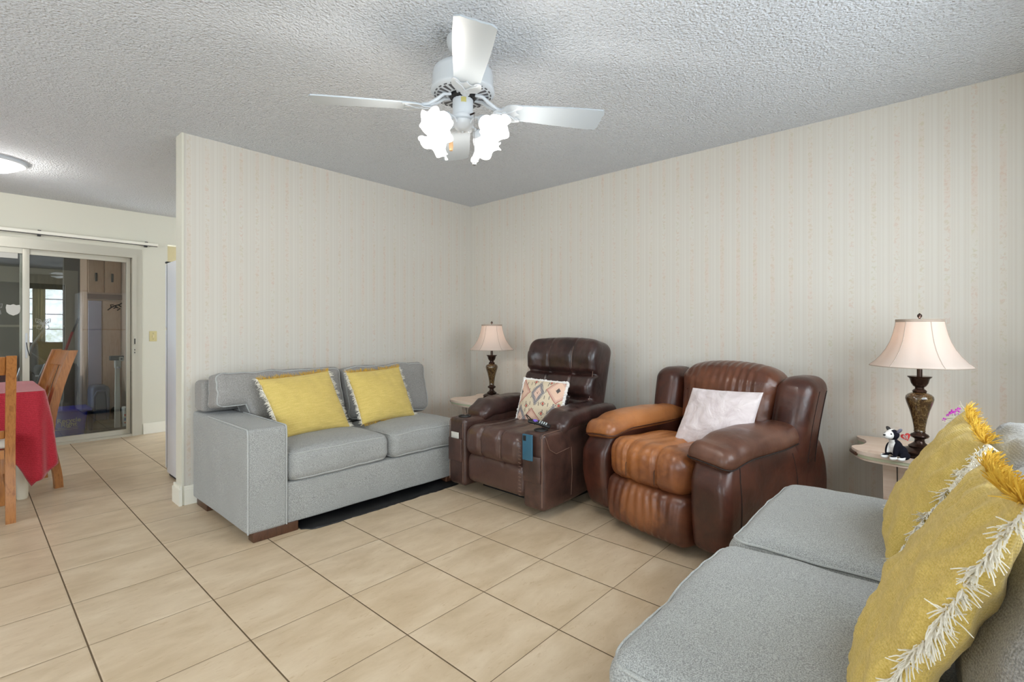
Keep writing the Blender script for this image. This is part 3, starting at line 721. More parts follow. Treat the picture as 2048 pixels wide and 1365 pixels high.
# ------------------------------------------------------------------ grey sofas
def rr_loop(hx, hy, r, n=5, z=0, fn=None, c=(0, 0, 0), sx=14):
    P = []
    cs = ((hx-r, -hy+r, -pi/2), (hx-r, hy-r, 0), (-hx+r, hy-r, pi/2), (-hx+r, -hy+r, pi))
    for q, (cx, cy, a0) in enumerate(cs):
        for i in range(n+1): a = a0+pi/2*i/n; P.append(V((cx+r*cos(a), cy+r*sin(a), z)))
        nx = cs[(q+1) % 4]; a = nx[2]; e = V((nx[0]+r*cos(a), nx[1]+r*sin(a), z)); s_ = P[-1]
        for i in range(1, sx): P.append(s_.lerp(e, i/sx))
    return [(fn(p) if fn else p)+V(c) for p in P]
def cushion(name, c, size, parent, m, T=None, r=.045, crown=.02, seed=1, wr=.006, pipe=True, axis='z', seg=None, deform=None, pipem=None):
    """upholstered cushion with piping on both seams; axis = thin direction"""
    sx, sy, sz = size
    if axis == 'z': w = (sx, sy, sz); R = Matrix.Identity(4)
    else: w = (sx, sz, sy); R = Matrix.Rotation(pi/2, 4, 'X')      # local z -> -y world
    hx_, hy_, hz_ = [k/2 for k in w]
    def fn(q):
        u = q.x/hx_; v = q.y/hy_; ww = q.z/hz_
        b = max(0, 1-u*u)*max(0, 1-v*v)
        z = q.z + (crown*b**.6)*(1 if q.z > 0 else -.4)*abs(ww)
        d = wr*ns((q.x*1, q.y*1, q.z), 6, seed)+wr*.5*ns(q, 17, seed+4)
        pin = 1-.012*(1-abs(ww))
        q2 = V((q.x*pin+d*.5*(abs(u) > .9), q.y*pin+d*(abs(v) > .9), z+d*(1 if abs(ww) > .5 else .2)))
        return deform(q2) if deform else q2
    seg = seg or (max(4, int(w[0]/.035)), max(4, int(w[1]/.035)), 3)
    TT = Matrix.Translation(V(c)) @ (T or Matrix.Identity(4)) @ R
    g = MB(); g.T = TT; g.rbox((0, 0, 0), w, r, seg, fn, k=4)
    o = g.build(name, m, parent, ang=80)
    if pipe:
        for sg in (-1, 1):
            z = sg*(hz_-r*.30); L = rr_loop(hx_-r*.28+.001, hy_-r*.28+.001, r, 5, z, fn, sx=26)
            p = MB(); p.T = TT; p.tube(L, .0046, 6, True); p.build('piping', pipem or M['piping'], o)
    return o
def piping_run(parent, pts, m=None, r=.0045): MB().tube(pts, r, 6).build('piping', m or M['piping'], parent)

so = thing('grey_loveseat', 'grey fabric loveseat with one arm against the back partition wall, two yellow pillows on it', 'sofa', (0, 0, 0))
AX0, AX1, SF, SB, SXR = -2.548, -2.334, -.965, -.03, -.93
def soft(seed, amp=.004): return lambda q: q+V((ns(q, 4, seed), ns(q, 4, seed+1), ns(q, 4, seed+2)))*amp
MB().rbox(((AX1+SXR)/2, (SF+SB)/2+.005, .165), (SXR-AX1-.002, SB-SF-.012, .23), .012, (16, 10, 3), soft(2, .003)).build('base', M['grey'], so)
MB().rbox(((AX0+AX1)/2, (SF+SB)/2, .332), (AX1-AX0, SB-SF, .564), .018, (4, 14, 8), soft(4, .004), k=3).build('armrest', M['grey'], so)
aw = AX1-.004; arm_o = bpy.data.objects['armrest']
z1 = .612
for xx in (AX0+.004, AX1-.006):
    P = [(xx, SF-.001, .055+(z1-.055)*i/12) for i in range(12)]+[(xx, SF+.004, z1-.006), (xx, SF+.012, z1+.001)]+[(xx, SF+.02+(.62)*i/10, z1+.002) for i in range(11)]
    P = [V(p)+V((0, 0, 0)) for p in P]; MB().tube(P, .0045, 6).build('piping', M['piping'], arm_o)
MB().rbox(((AX0+SXR)/2+.002, -.115, .72), (SXR-AX0-.006, .165, .20), .03, (20, 2, 3), soft(6, .004), k=3).build('back_frame', M['grey_back'], so)
MB().rbox(((AX1+SXR)/2+.002, -.115, .45), (SXR-AX1-.006, .165, .34), .01, (10, 2, 3)).build('back_panel', M['grey_back'], so)
for i, (xa, xb) in enumerate(((AX1+.003, -1.652), (-1.648, -.965))):
    cushion('seat_cushion', ((xa+xb)/2, (-.975-.36)/2, .368), (xb-xa, .615+.005, .172), so, M['grey'], r=.06, crown=.028, seed=3+i, wr=.005)
def tcush(q):   # left end rides over the arm
    k = 1-sm(-.245, -.20, q.x)
    if k > 0:
        v = q.y; top = .21
        lo = -.01; q = V((q.x, q.y*(1-k)+k*(lo+(v+top)/(2*top)*(top-lo)), q.z))
    return q
Tb = Matrix.Rotation(radians(-9), 4, 'X')
# note: cushion() local axes (x, y, z) -> world (x, z, -y) for axis 'y'
cushion('back_cushion', (-2.09, -.30, .665), (.86, .17, .42), so, M['grey_back'], T=Tb, axis='y', r=.05, crown=.03, seed=11, wr=.014, deform=tcush)
cushion('back_cushion', (-1.265, -.30, .66), (.77, .17, .42), so, M['grey_back'], T=Tb, axis='y', r=.05, crown=.03, seed=17, wr=.014)
def sofa_leg(x0, x1, y0, y1, p): MB().rbox(((x0+x1)/2, (y0+y1)/2, .027), (x1-x0, y1-y0, .054), .004).build('leg', M['darkwood'], p)
sofa_leg(-2.515, -2.27, SF+.005, SF+.075, so); sofa_leg(-2.53, -2.46, -.25, -.05, so); sofa_leg(-1.16, -.94, SF+.005, SF+.075, so); sofa_leg(-1.1, -.95, -.12, -.05, so)

# ---- right sofa (foreground), backed to the front wall
so2 = thing('grey_sofa', 'grey fabric sofa in the right foreground holding two fringed yellow pillows', 'sofa', (0, 0, 0))
RX0, RX1, RF, RB = -2.66, -1.06, -3.225, -4.22
MB().rbox(((RX0+RX1)/2, (RF+RB)/2, .17), (RX1-RX0, RF-RB-.02, .235), .012, (16, 10, 3), soft(2, .003)).build('base', M['grey'], so2)
MB().rbox(((RX0+RX1)/2, RB+.08, .53), (RX1-RX0-.004, .16, .48), .03, (16, 2, 4), soft(5, .004), k=3).build('back_frame', M['grey_back'], so2)
def sag(q): return V((q.x, q.y, q.z-.006*math.exp(-((q.x/.15)**2+(q.y/.15)**2))*(q.z > 0)))
cushion('seat_cushion', (-2.278, -3.50, .378), (.77, .60, .18), so2, M['grey'], r=.055, crown=.028, seed=31, wr=.006, deform=sag)
cushion('seat_cushion', (-1.482, -3.50, .378), (.80, .60, .18), so2, M['grey'], r=.055, crown=.028, seed=37, wr=.006, deform=sag)
Tc = Matrix.Rotation(pi, 4, 'Z') @ Matrix.Rotation(radians(-12), 4, 'X')
cushion('back_cushion', (-2.27, -3.935, .635), (.79, .22, .42), so2, M['grey_back'], T=Tc, axis='y', r=.07, crown=.05, seed=41, wr=.018, pipe=False)
cushion('back_cushion', (-1.46, -3.96, .625), (.80, .22, .42), so2, M['grey_back'], T=Tc, axis='y', r=.07, crown=.05, seed=47, wr=.018, pipe=False)
for x0 in (RX0+.01, RX1-.23):
    for y0 in (RF-.08, RB+.02): sofa_leg(x0, x0+.22, y0, y0+.06, so2)

# black cloth lying under the loveseat
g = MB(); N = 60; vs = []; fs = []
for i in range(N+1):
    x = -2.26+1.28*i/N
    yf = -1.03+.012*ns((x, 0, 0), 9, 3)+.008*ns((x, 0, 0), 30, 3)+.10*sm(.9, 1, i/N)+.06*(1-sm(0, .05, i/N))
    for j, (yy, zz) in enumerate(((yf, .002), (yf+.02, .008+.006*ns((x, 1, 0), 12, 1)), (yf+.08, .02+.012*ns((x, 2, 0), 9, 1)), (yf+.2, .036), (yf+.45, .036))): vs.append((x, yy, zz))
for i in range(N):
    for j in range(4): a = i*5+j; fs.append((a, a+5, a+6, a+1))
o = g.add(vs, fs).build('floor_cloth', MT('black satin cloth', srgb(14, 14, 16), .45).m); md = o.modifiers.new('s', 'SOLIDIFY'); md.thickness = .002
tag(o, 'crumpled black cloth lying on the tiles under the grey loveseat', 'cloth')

# ------------------------------------------------------------------ pillows
def corner_pillow(name, cs, thick, parent_label, cat, mats, fringe=None, seed=1, back=1.0, n=30, puff=.5, group=None, pinch=.05, wr=.006, edge=None):
    """cs = BL, BR, TR, TL corner points; local frame so that texture follows the pillow"""
    BL, BR, TR, TL = [V(p) for p in cs]; C0 = (BL+BR+TR+TL)/4
    ux = ((BR+TR)-(BL+TL)).normalized(); uz = ((TL+TR)-(BL+BR)); uz = (uz-ux*uz.dot(ux)).normalized(); uy = uz.cross(ux).normalized()
    R = Matrix((ux, uy, uz)).transposed(); Ri = R.inverted()
    loc = [Ri @ (p-C0) for p in (BL, BR, TR, TL)]
    def pt(u, v, side):
        a = (u+1)/2; b = (v+1)/2
        au = abs(u); av = abs(v)
        # edges bow inward between corners
        uu = u*(1-pinch*(1-v*v)); vv = v*(1-pinch*(1-u*u)); a = (uu+1)/2; b = (vv+1)/2
        p = loc[0]*(1-a)*(1-b)+loc[1]*a*(1-b)+loc[2]*a*b+loc[3]*(1-a)*b
        h = (max(0, 1-u**2)**puff)*(max(0, 1-v**2)**puff)
        h *= 1-.12*(v+.2)
        w = wr*ns((u*1.2, v*1.2, side), 2.2, seed)*h + wr*.9*ns((u*3, v*3, side*2), 2, seed+9)*min(1, h*3)
        ang = math.atan2(v, u); rad = max(au, av)
        w += wr*1.1*sin(ang*14+3*ns((u, v, 0), 1.5, seed))*(rad**4)*(1-rad**10)*min(1, h*3)
        d = thick/2*h*(1 if side < 0 else back)
        p = p+V((0, side*(d+w), 0)); return p
    T = Matrix.Translation(C0) @ R.to_4x4()
    g = MB(); vs = []; fs = []
    for side in (-1, 1):
        o = len(vs)
        for j in range(n+1):
            for i in range(n+1):
                u = -cos(pi*i/n); v = -cos(pi*j/n); u = .6*u+.4*(2*i/n-1); v = .6*v+.4*(2*j/n-1); vs.append(pt(u, v, side))
        for j in range(n):
            for i in range(n):
                q = (o+j*(n+1)+i, o+j*(n+1)+i+1, o+(j+1)*(n+1)+i+1, o+(j+1)*(n+1)+i); fs.append(q if side < 0 else tuple(reversed(q)))
    # weld the rims
    key = {}; mapi = []; vv = []
    for p in vs:
        k = (round(p.x, 4), round(p.y, 4), round(p.z, 4))
        if k not in key: key[k] = len(vv); vv.append(p)
        mapi.append(key[k])
    fs = [tuple(dict.fromkeys(mapi[i] for i in f)) for f in fs]; fs = [f for f in fs if len(f) > 2]
    g.add(vv, fs)
    t = thing(name, parent_label, cat, C0, 0, group); t.rotation_euler = R.to_euler()
    g.build('pillow_cover', mats[0], t, ang=80)
    def edgept(e, s):   # e: 0 bottom 1 right 2 top 3 left, s in -1..1
        return {0: pt(s, -1, -1), 1: pt(1, s, -1), 2: pt(s, 1, -1), 3: pt(-1, s, -1)}[e]
    outd = {0: V((0, 0, -1)), 1: V((1, 0, 0)), 2: V((0, 0, 1)), 3: V((-1, 0, 0))}
    if fringe:
        rnd = random.Random(seed*13)
        for e, (m, ln, cnt, lay) in fringe.items():
            f = MB(); thickr = .0011
            for k in range(cnt):
                s = -1+2*(k+rnd.random())/cnt; p0 = edgept(e, s)
                cl = V((ns((s*7, e*3., 0), 1, 1), ns((s*7, e*3., 5), 1, 2), ns((s*7, e*3., 9), 1, 3)))*1.0
                d = (outd[e]+cl+V((rnd.uniform(-.5, .5), rnd.uniform(-.55, .55), rnd.uniform(-.5, .5)))+lay).normalized()
                L = ln*rnd.uniform(.65, 1.2)*(1+.3*ns((s*9, e*2., 3), 1, 6)); dr = V((0, 0, 0)) 
                gz = Ri @ V((0, 0, -1))
                q = [p0-outd[e]*.003]
                for st in range(1, 4): dd = (d+gz*.28*st/3+V((rnd.uniform(-.2, .2), rnd.uniform(-.2, .2), rnd.uniform(-.2, .2)))).normalized(); q.append(q[-1]+dd*L/3)
                f.tube(q, [thickr*1.5, thickr*1.2, thickr, thickr*.7], 3)
            f.build('fringe', m, t, label=('golden yarn fringe' if m is M['fringeY'] else 'white yarn fringe'))
    if edge:
        P = []
        for e in (0, 1, 2, 3):
            for k in range(24):
                s = -1+2*k/24
                P.append(edgept(e, s if e in (0, 1) else -s))
        edge(P, t)
    return t
def sh(mw, my, n=150, L=.022, lay=V((0, 0, 0))): return {3: (mw, L, n, lay), 1: (mw, L, n, lay), 0: (my, L*.9, n//2, lay), 2: (my, L*1.05, n, lay)}
corner_pillow('throw_pillow', [(-2.235, -.665, .475), (-1.728, -.585, .462), (-1.812, -.43, .86), (-2.300, -.44, .832)], .17, 'mustard yellow pillow with white fringed sides nearest the loveseat arm', 'pillow', [M['mustard']], sh(M['fringeW'], M['fringeY'], 230, .03), seed=5, group='mustard yellow fringed pillows')
corner_pillow('throw_pillow', [(-1.665, -.64, .478), (-1.165, -.585, .470), (-1.205, -.425, .855), (-1.680, -.435, .838)], .15, 'mustard yellow fringed pillow on the loveseat beside the dark recliner', 'pillow', [M['mustard']], sh(M['fringeW'], M['fringeY'], 220, .028), seed=9, group='mustard yellow fringed pillows')
# foreground pair on the right sofa: faces look toward +y
corner_pillow('throw_pillow', [(-2.19, -3.615, .475), (-2.60, -3.622, .455), (-2.60, -3.832, .915), (-2.19, -3.805, .885)], .095, 'mustard yellow fringed pillow closest to the camera on the foreground sofa', 'pillow', [M['mustardB']], sh(M['fringeW'], M['fringeY'], 520, .034, V((0, -.0, 0))), seed=21, n=44, group='mustard yellow fringed pillows', wr=.010, back=1.5)
corner_pillow('throw_pillow', [(-1.33, -3.585, .485), (-1.80, -3.622, .475), (-1.79, -3.825, .855), (-1.33, -3.795, .885)], .11, 'mustard yellow fringed pillow on the foreground sofa, behind the nearest pillow', 'pillow', [M['mustardB']], sh(M['fringeW'], M['fringeY'], 360, .034), seed=25, n=40, group='mustard yellow fringed pillows', wr=.009, back=1.4)

# ------------------------------------------------------------------ recliner 1: dark brown power recliner with cup holders
def R1():
    t = thing('leather_recliner', 'dark brown leather recliner with tall tufted back in the corner of the room', 'recliner', (-1.226, -1.497, 0), radians(-1.8), 'leather recliners against the right wall'); t.scale = (1.03, 1.0, 1.01)
    W2 = .447; AW = .172
    def low(q):  # underside rises to the rear
        return q
    for sg in (-1, 1):
        yc = sg*(W2-AW/2)
        def fn(q, sg=sg):
            z = q.z; x = q.x
            # front console lower, arm rising towards the rear
            lift = .05*sm(-.22, .02, x)*(z > 0)*1.0
            if z < -.1: z = z+.05*sm(-.3, .4, x)*(-z/.25)
            bow = .006*ns((x, q.y, z), 5, sg+3)
            return V((x, q.y+bow, z+lift*(z/.25)))
        o = MB().rbox((.41, yc, .285), (.82, AW, .47), .028, (16, 4, 10), fn, k=3).build('arm_panel', M['lea1side'], t, ang=70)
        # seam down the front edge and curved seam on the side
        s = MB(); ye = yc+sg*(AW/2-.012)
        s.tube([(-.002, yc-(AW/2-.014)*1, .08), (-.003, yc-(AW/2-.014), .49)], .002, 5)
        s.tube([(.0, ye, .08), (-.001, ye, .3), (.0, ye, .49), (.012, ye, .513), (.2, ye, .522)], .0022, 5)
        s.tube([(.015, yc+sg*(AW/2+.001), .50), (.05, yc+sg*(AW/2+.003), .42), (.11, yc+sg*(AW/2+.004), .385), (.24, yc+sg*(AW/2+.004), .40)], .0018, 5)
        s.tube([(.26, yc+sg*(AW/2+.004), .40), (.27, yc+sg*(AW/2+.004), .25), (.26, yc+sg*(AW/2+.003), .1)], .0018, 5)
        s.build('seam', M['stitch'], o)
        # padded arm top
        def pf(q, sg=sg):
            u = q.x/.33; v = q.y/(AW/2+.012)
            d = .010*ns(q, 11, 7+sg)+.006*sin(q.x*75+3*ns(q, 6, 2))*(1-sm(-.30, .05, q.x))*(q.z > -.02)
            return V((q.x, q.y*(1-.08*max(0, u)), q.z+d+.025*(1-u*u)*(q.z > 0)-.05*sm(-.1, -.33, q.x)*0-.035*(1-sm(-.33, -.2, q.x))))
        MB().rbox((.16+.33, yc, .555), (.66, AW+.03, .115), .054, (22, 6, 3), pf, k=4).build('arm_pad', M['lea1'], t, ang=80)
        # cup holder ring and pouch
        cy = yc
        MB().mat(M['black']).lathe([(.0, .0), (.033, .001), (.036, .006), (.043, .006), (.044, 0)], 28, (.075, cy, .522)).build('cup_holder', None, t)
        def pch(q): return V((q.x-.008*(1-(q.y/.07)**2)*sm(-.1, .09, q.z), q.y, q.z))
        MB().rbox((-.010, cy, .30), (.014, AW-.03, .16), .006, (1, 6, 6), pch).build('pouch', M['lea1side'], t)
        if sg > 0: MB().rbox((-.006, cy+.01, .395), (.006, .08, .05), .002).build('paper_note', M['offwhite'], t, label='white paper tucked in the pouch')
    # seat: three channels
    def seat_fn(w, seed):
        def fn(q):
            ch = 0
            for k in (-w/6, w/6): ch -= .016*math.exp(-((q.y-k)/.012)**2)
            f = 0
            x = q.x; z = q.z
            b = (1-(q.y/(w/2))**2)
            out = V((x, q.y, z))
            n_ = .006*ns(q, 9, seed)+.003*ns(q, 24, seed)
            if z > 0: out.z += ch+n_+.03*max(0, b)**.5
            if x < -.15: out.x -= (ch*1.0+n_)+.02*max(0, b)**.5
            return out
        return fn
    w = 2*(W2-AW)+.01
    MB().rbox((.29, 0, .375), (.60, w, .19), .075, (14, 36, 5), seat_fn(w, 3), k=4).build('seat', M['lea1'], t, ang=80)
    MB().rbox((.12, 0, .185), (.22, w-.012, .19), .05, (6, 36, 6), seat_fn(w, 6), k=4).build('footrest', M['lea1'], t, ang=80)
    st = MB(); rr_ = random.Random(3)
    for yy in (-w/6, w/6): st.tube([(-.018, yy, .32), (-.015, yy, .40), (.03, yy, .455), (.1, yy, .477), (.25, yy, .485)], .0018, 4)
    for k in range(16): z = .12+.022*k; st.tube([(-.012, -w/2+.006, z), (-.022, -w/2+.02, z+.006)], .0016, 4)
    st.build('seam', M['stitch'], t)
    # back, tilted
    T = Matrix.Translation((.62, 0, .43)) @ Matrix.Rotation(radians(13), 4, 'Y')
    BW = .333
    def bfn(q):
        z = q.z+.335; y = q.y; x = q.x           # z 0...67
        front = x < 0
        out = V((x, y, q.z))
        wv = 1
        if front:
            fr = 0
            fr -= .05*math.exp(-((z-.40)/.016)**2)*(1-.25*(abs(y)/BW))
            fr -= .028*math.exp(-((z-.225)/.014)**2)*sm(.05, .16, abs(y))
            fr -= .018*(math.exp(-((y-.115)/.010)**2)+math.exp(-((y+.115)/.010)**2))*(1 if z < .40 else .45)
            fr += .03*math.exp(-((z-.535)/.09)**2)+.02*math.exp(-((z-.31)/.06)**2)+.02*math.exp(-((z-.12)/.08)**2)
            fr += .035*sm(BW*.5, BW, abs(y))
            fr += .007*ns((y, z, 0), 9, 12)+.003*ns((y, z, 0), 26, 2)
            out.x -= fr
        # width taper: narrower waist, round shoulders
        k = 1-.03*(1-z/.67)
        out.y = y*k
        if z > .55: out.z -= .03*(abs(y)/BW)**4
        out.z += .01*(1-(y/BW)**2)*(z > .6)
        return out
    g = MB(); g.T = T; g.rbox((.09, 0, .335), (.20, 2*BW, .67), .06, (3, 60, 56), bfn, k=4); ob = g.build('backrest', M['lea1'], t, ang=80)
    s = MB(); s.T = T
    for yy in (-.115, .115):
        s.tube([(.09+bfn(V((-.101, yy, z-.335))).x-.0005, yy, z) for z in [.05+.02*i for i in range(16)]], .0018, 4)
        s.tube([(.09+bfn(V((-.101, yy, z-.335))).x-.0005, yy*.98, z) for z in [.44+.02*i for i in range(9)]], .0018, 4)
    for sy in (-1, 1): s.tube([(-.02, sy*(BW-.022), .05+.05*i) for i in range(12)], .0018, 4)
    s.build('seam', M['stitch'], ob)
    MB().box(.22, .7, -W2+.12, W2-.12, .0, .06).build('rocker_base', M['black'], t)
    return t
R1()
# ------------------------------------------------------------------ recliner 2: cognac recliner with gathered pillow back
def R2():
    t = thing('leather_recliner', 'wide cognac brown leather recliner with worn tan seat and a pale pillow', 'recliner', (-1.055, -2.510, 0), radians(-15.5), 'leather recliners against the right wall'); t.scale = (1.10, 1.06, 1.0)
    tan = srgb(172, 108, 58)
    lseat = leather('worn tan seat leather', srgb(92, 48, 28), srgb(132, 78, 44), tan, (.25, .05, .5, .45, .34, .28), .34, 1., .8)
    lfoot = leather('worn footrest leather', srgb(72, 38, 26), srgb(104, 58, 36), srgb(150, 92, 52), (-.04, .0, .2, .4, .16, .16), .36, .8)
    lback = leather('worn back pillow leather', srgb(78, 42, 28), srgb(112, 64, 40), srgb(160, 102, 58), (.0, .1, .25, .4, .24, .3), .30, .85)
    lpadL = leather('worn tan arm leather', srgb(124, 74, 42), srgb(156, 98, 56), srgb(180, 116, 66), (.3, .33, .6, .35, .2, .2), .36, 1.)
    lpadR = leather('brown arm leather', srgb(78, 46, 34), srgb(104, 68, 52), None, None, .36)
    for sg in (-1, 1):
        yc = sg*.35
        def fn(q, sg=sg):
            x, y, z = q
            u = (z+.245)/.49
            # sides swell outward at mid height and the front is rounded at the top
            out = V((x, y, z))
            out.y += sg*(.055*sin(pi*min(1, u*.9+.05))*(1 if sg*y > -.02 else .2))
            out.x += -.03*sin(pi*u*.9)*(x < -.25)+.10*max(0, u-.72)/.28*max(0, (-x-.25)/.18)**1.0*.6
            out.z += .02*sin(pi*(x+.43)/.86)*(u > .6)
            out += V((0, .006*ns(q, 4, sg), 0)); return out
        o = MB().rbox((.42, yc, .305), (.84, .165, .49), .045, (18, 4, 12), fn, k=4).build('arm_panel', M['lea2'], t, ang=75)
        s = MB(); ys = yc+sg*(.0825)
        def P(x, z): q = fn(V((x-.42, sg*.0815, z-.305))); return V((q.x+.42, q.y+yc+sg*.0015, q.z+.305))
        s.tube([P(.10, z) for z in [.09+.03*i for i in range(15)]], .0022, 5)
        s.tube([P(.52, z) for z in [.12+.03*i for i in range(13)]], .0016, 5)
        s.build('seam', M['seam'], o)
        # big overstuffed arm pad
        def pf(q, sg=sg):
            u = q.x/.34; v = q.y/.115
            wv = .007*sin(q.x*60+2.5*ns(q, 5, 3))*sm(.35, 1, abs(u))+.006*ns(q, 9, sg+20)
            taper = 1-.22*sm(.2, 1, u)
            return V((q.x, q.y*taper-.0*sg, q.z+(.03*(1-u*u)*(1-v*v) if q.z > 0 else -.0)+wv*(q.z > -.01)-.03*(1-sm(-1, -.45, u))-.008*abs(v)**3))
        TT = Matrix.Translation((.325, sg*.368, .572)) @ Matrix.Rotation(sg*radians(-6), 4, 'X') @ Matrix.Rotation(radians(-2), 4, 'Y')
        g = MB(); g.T = TT; g.rbox((0, 0, 0), (.68, .235, .10), .048, (24, 8, 2), pf, k=4); po = g.build('arm_pad', lpadL if sg > 0 else lpadR, t, ang=80, **({'label': 'tan worn left arm pad'} if sg > 0 else {'label': 'brown arm pad'}))
        s = MB(); s.T = TT
        L = [q*1.0 for q in rr_loop(.341, .1185, .05, 5, -.012, lambda q: V((pf(q).x, pf(q).y, pf(V((q.x, q.y, -.02))).z-.0)), sx=18)]
        s.tube(L, .0032, 6, True); s.build('piping', M['seam'] if sg < 0 else M['lea2'], po)
        # wing of the rear shell
        def wf(q, sg=sg):
            z = q.z; u = (z+.31)/.62
            return V((q.x+.07*u-.03*sin(pi*u), q.y*(1-.12*(1-u))+sg*(.035*u+.0*sin(pi*u)), z+.02*(1-(q.y/.1)**2)*(u > .9)+.004*ns(q, 7, 9)))
        o = MB().rbox((.66, sg*.375, .565), (.22, .20, .62), .07, (5, 5, 16), wf, k=4).build('back_wing', M['lea2'], t, ang=80)
        s = MB()
        for off in (-.02, .05):
            P = []
            for i in range(14):
                z = -.25+.5*i/13; q = wf(V((off, sg*.1005, z))); P.append(V((q.x+.66, q.y+sg*.375, q.z+.565)))
            s.tube(P, .0018, 5)
        s.build('seam', M['seam'], o)
    # rear shell between the wings
    MB().rbox((.78, 0, .50), (.12, .72, .66), .06, (3, 8, 8), k=3).build('back_shell', M['lea2'], t)
    # seat
    w = .535
    def sfn(q):
        x, y, z = q; out = V(q)
        ch = 0
        for k in (-.095, .095): ch -= .014*math.exp(-((y-k)/.014)**2)
        ple = .005*sin(y*110+5*ns((x, y, 0), 3, 2)+2*x)*(.5+.5*ns((x, y, 0), 4, 8))
        b = max(0, 1-(y/(w/2))**2)**.5
        n_ = .006*ns(q, 8, 5)
        if z > -.02: out.z += ch*.8+n_+.035*b+ple*.6
        if x < -.15: out.x -= (ch+n_)+.035*b+ple
        out.z -= .045*sm(.0, .3, x)*(z > 0)
        return out
    MB().rbox((.28, 0, .395), (.60, w, .21), .085, (16, 60, 6), sfn, k=4).build('seat', lseat, t, ang=80)
    def ffn(q):
        x, y, z = q; out = V(q); b = max(0, 1-(y/(w/2))**2)**.5
        ple = .006*sin(y*125+4*ns((0, y, z), 5, 2))*(.55+.45*ns((0, y, z), 6, 3))*(1-.3*abs(z)/.13)
        if x < .02: out.x -= .03*b+ple+.02*cos(z/.14*pi/2)
        return out
    MB().rbox((.11, 0, .172), (.24, w, .27), .05, (5, 70, 10), ffn, k=4).build('footrest', lfoot, t, ang=80)
    s = MB()
    for k in (-.095, .095):
        s.tube([(-.055+.01, k, .33), (-.047, k, .40), (-.01, k, .462), (.06, k, .502), (.16, k, .508)], .0018, 4)
    s.build('seam', M['seam'], t)
    # back pillow with gathered pleats, tilted
    T = Matrix.Translation((.555, -.02, .46)) @ Matrix.Rotation(radians(13), 4, 'Y')
    BW = .295
    def bfn(q):
        x, y, z0 = q; z = z0+.245; out = V(q); b = max(0, 1-(y/BW)**2)
        top = sm(.10, .5, z)
        ang_ = y*(120+60*z)+5*ns((0, y, z), 4, 5)
        ple = .0042*sin(ang_)*top*(.5+.8*ns((0, y, z), 3, 9)+.2)
        if x < .02:
            out.x -= .045*b*sin(pi*min(1, max(0, (z)/.50)))+ple+.02*math.exp(-((z-.40)/.08)**2)+.006*ns(q, 9, 4)
            out.x += .05*math.exp(-((z-.10)/.015)**2)
        out.y = y*(1+.06*sm(.1, .45, z)); out.z += .03*b*(z > .42)-.035*(abs(y)/BW)**4*(z > .4)+ple*.15*(z > .42)
        return out
    g = MB(); g.T = T; g.rbox((.085, 0, .245), (.22, 2*BW, .49), .09, (6, 70, 26), bfn, k=5); g.build('back_pillow', lback, t, ang=80)
    MB().box(.2, .8, -.30, .30, 0, .06).build('mechanism_base', M['black'], t)
    return t
R2()

